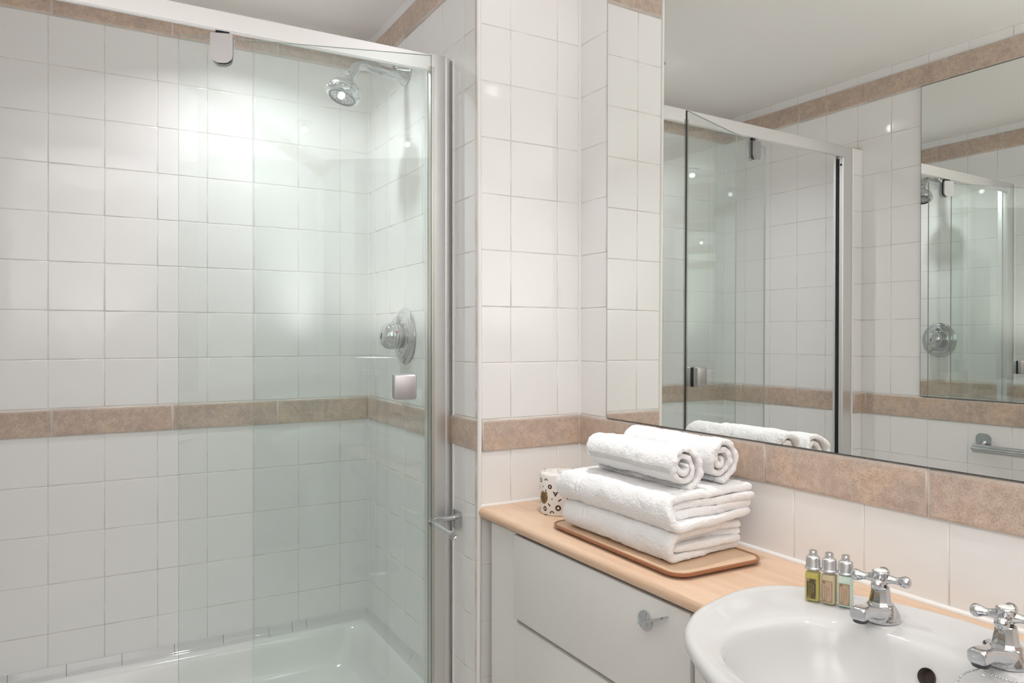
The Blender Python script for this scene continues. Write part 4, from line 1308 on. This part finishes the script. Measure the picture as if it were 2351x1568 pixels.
def nz(x, y, z, sc): return noise.noise(Vector((x * sc, y * sc, z * sc)))
def fold(z0, z1, oF, oB, th, shift):
    """two nested U folds: centrelines for the outer and inner layer, front nose at oF, back at oB"""
    h = z1 - z0
    zt, zb = z1 - th, z0 + th
    r = (zt - zb) / 2; zm = (zt + zb) / 2
    outer = [(oB, zt), (oB + (oF - oB) * .35, zt + .001), (oF - r * 1.15, zt)]
    for k in range(1, 8):
        a = PI / 2 - PI * k / 8
        outer.append((oF - r + (r - th) * math.cos(a) * 1.05, zm + r * math.sin(a)))
    outer += [(oF - r * 1.15, zb), (oB + (oF - oB) * .35, zb), (oB, zb)]
    it = r - 2 * th * .98
    inner = [(oB - .002, zm + it), (oB + (oF - oB) * .35, zm + it), (oF - r * 1.6, zm + it * .95)]
    for k in range(1, 6):
        a = PI / 2 - PI * k / 6
        inner.append((oF - r * 1.6 + (it * 1.6) * math.cos(a), zm + it * math.sin(a)))
    inner += [(oF - r * 1.6, zm - it * .95), (oB + (oF - oB) * .35, zm - it), (oB - .002, zm - it)]
    return outer, inner

def folded_towel(s0, s1, z0, z1, oF, oB, label, seed, droop):
    t0 = wempty('folded_towel', 0, 0, 0); t0.location = W(0, 0, 0)
    tag(t0, label, 'towel', 'folded bath towels on the tray')
    th = (z1 - z0) / 8 * 1.02
    outer, inner = fold(z0, z1, oF, oB, th, 0)
    w = random.Random(seed)
    def lowf(q, t, side):
        x, y, z = q
        o_ = -y
        e = 1 if side > 0 else 1
        # border ridges running across the towel
        for c, a_ in ((s0 + .080, .0040), (s0 + .096, .0040)):
            dd = (x - c + .15 * (o_ - .15) * .4) / .0035
            q = q - Vector((0, 0, 1)) * (a_ * math.exp(-dd * dd) * (1 if z > (z0 + z1) / 2 else 0))
            if o_ > oF - .02: q = q + Vector((0, 1, 0)) * (a_ * .8 * math.exp(-dd * dd))
        zrel = (z - z0) / (z1 - z0)
        q.z += droop(x, o_, zrel)
        q.x += .006 * nz(x, z * 3 + seed, o_, 11) + .004 * math.sin(t * 9 + seed)
        q.y += .004 * nz(x, z + seed * 2, o_, 14)
        q.z += .0022 * nz(x + seed, z, o_, 18)
        return q
    a = sheet_towel('outer_layers', outer, lambda t: s0 + .004 * math.sin(t * 7 + seed), lambda t: s1 + .007 * math.sin(t * 5.5 + seed * 2), th, t0, lowf)
    b_ = sheet_towel('inner_layers', inner, lambda t: s0 + .008, lambda t: s1 - .006 + .008 * math.sin(t * 6 + seed), th * .98, t0, lowf)
    return t0
TZ = CT + .0140
def droop_low(x, o_, zr): return -.0035 * max(0, (.33 - x) / .03) * zr if x < .33 else (.003 * math.sin((x - .3) * 8) * zr)
folded_towel(.298, .655, TZ, TZ + .060, .268, .062, 'thick folded white bath towel lying directly on the wooden tray', 3, droop_low)
def droop_up(x, o_, zr):
    v_ = 0.0
    if x < .34: v_ -= .20 * (.34 - x) ** 1.0 * (.4 + .6 * zr)
    if o_ > .22: v_ -= .10 * (o_ - .22)
    v_ += .006 * max(0, (.16 - o_) / .12)
    return v_
folded_towel(.286, .668, TZ + .065, TZ + .132, .272, .048, 'folded white bath towel lying on the lower one, beneath the two rolls', 8, droop_up)

def rolled_towel(s0, s1, oc, zc, rx, rz, turns, th, label, start, tail, seed, dobby=False, skew=0.0):
    t0 = wempty('rolled_towel', 0, 0, 0); t0.location = W(0, 0, 0)
    tag(t0, label, 'towel', 'two rolled hand towels on top of the folded ones')
    n = int(turns * 26); cl = []
    for k in range(n + 1):
        t = k / n
        a = start - 2 * PI * turns * (1 - t)
        r_ = th * 1.1 + (1 - th * 1.1 / rx) * rx * (t ** .92) - th
        wob = 1 + .05 * math.sin(a * 2.3 + seed) * (1 - t) + .02 * math.sin(a * 3 + seed)
        cl.append((oc + r_ * wob * math.cos(a), zc + r_ * wob * rz / rx * math.sin(a)))
    for dx, dz in tail: cl.append((cl[-1][0] + dx, cl[-1][1] + dz))
    def lowf(q, t, side):
        x, y, z = q
        q.x += .005 * nz(x, t * 3 + seed, 0, 9) + .004 * math.sin(t * 14 + seed)
        u = (x - s0) / (s1 - s0)
        q.y += -skew * (u - .5) + .003 * nz(x + seed, z, y, 15)
        q.z += .003 * nz(x + 5 + seed, z, y, 13)
        e = max(0, (.06 - u) / .06) ** 2
        q.y = q.y * (1 - .10 * e) + -oc * .10 * e; q.z = q.z * (1 - .1 * e) + zc * .1 * e
        if t > .62:
            for c in (.62, .66):
                dd = (u - c - .1 * (z - zc) / rx) / .014
                k_ = .0022 * math.exp(-dd * dd)
                q.y += (-1 if y < -oc else 1) * -k_ * .4; q.z -= k_
        return q
    def mf(t, x, w):
        dx_, dz_ = -w.y - oc, w.z - zc
        return 1 if (math.hypot(dx_, dz_) > rx * .58 and -.34 < math.atan2(dz_, dx_) < .02 and s0 + .012 < x < s1 - .012) else 0
    o = sheet_towel('spiral_layers', cl, lambda t: s0 + .010 * (1 - t), lambda t: s1 - .010 * (1 - t) + .003 * math.sin(t * 25), th, t0, lowf, step=.0034, mats=[MAT_TERRY, MAT_DOBBY], matfn=mf if dobby else None, stripe=dobby)
    return t0, cl
STR = (.79, .815)
r1, cl1 = rolled_towel(.352, .648, .207, 1.0435, .0475, .0455, 2.55, .0054, 'rolled white hand towel with woven stripe, nearer the worktop edge', -PI / 2 - .15, [(.003, -.001), (.004, .000)], 1, True, .0)
r2, cl2 = rolled_towel(.358, .652, .108, 1.052, .0450, .0490, 2.6, .0054, 'rolled white hand towel lying at the back against the mirror wall', -PI / 2 + .1, [(.003, -.001), (.004, .000)], 5, False, .0)
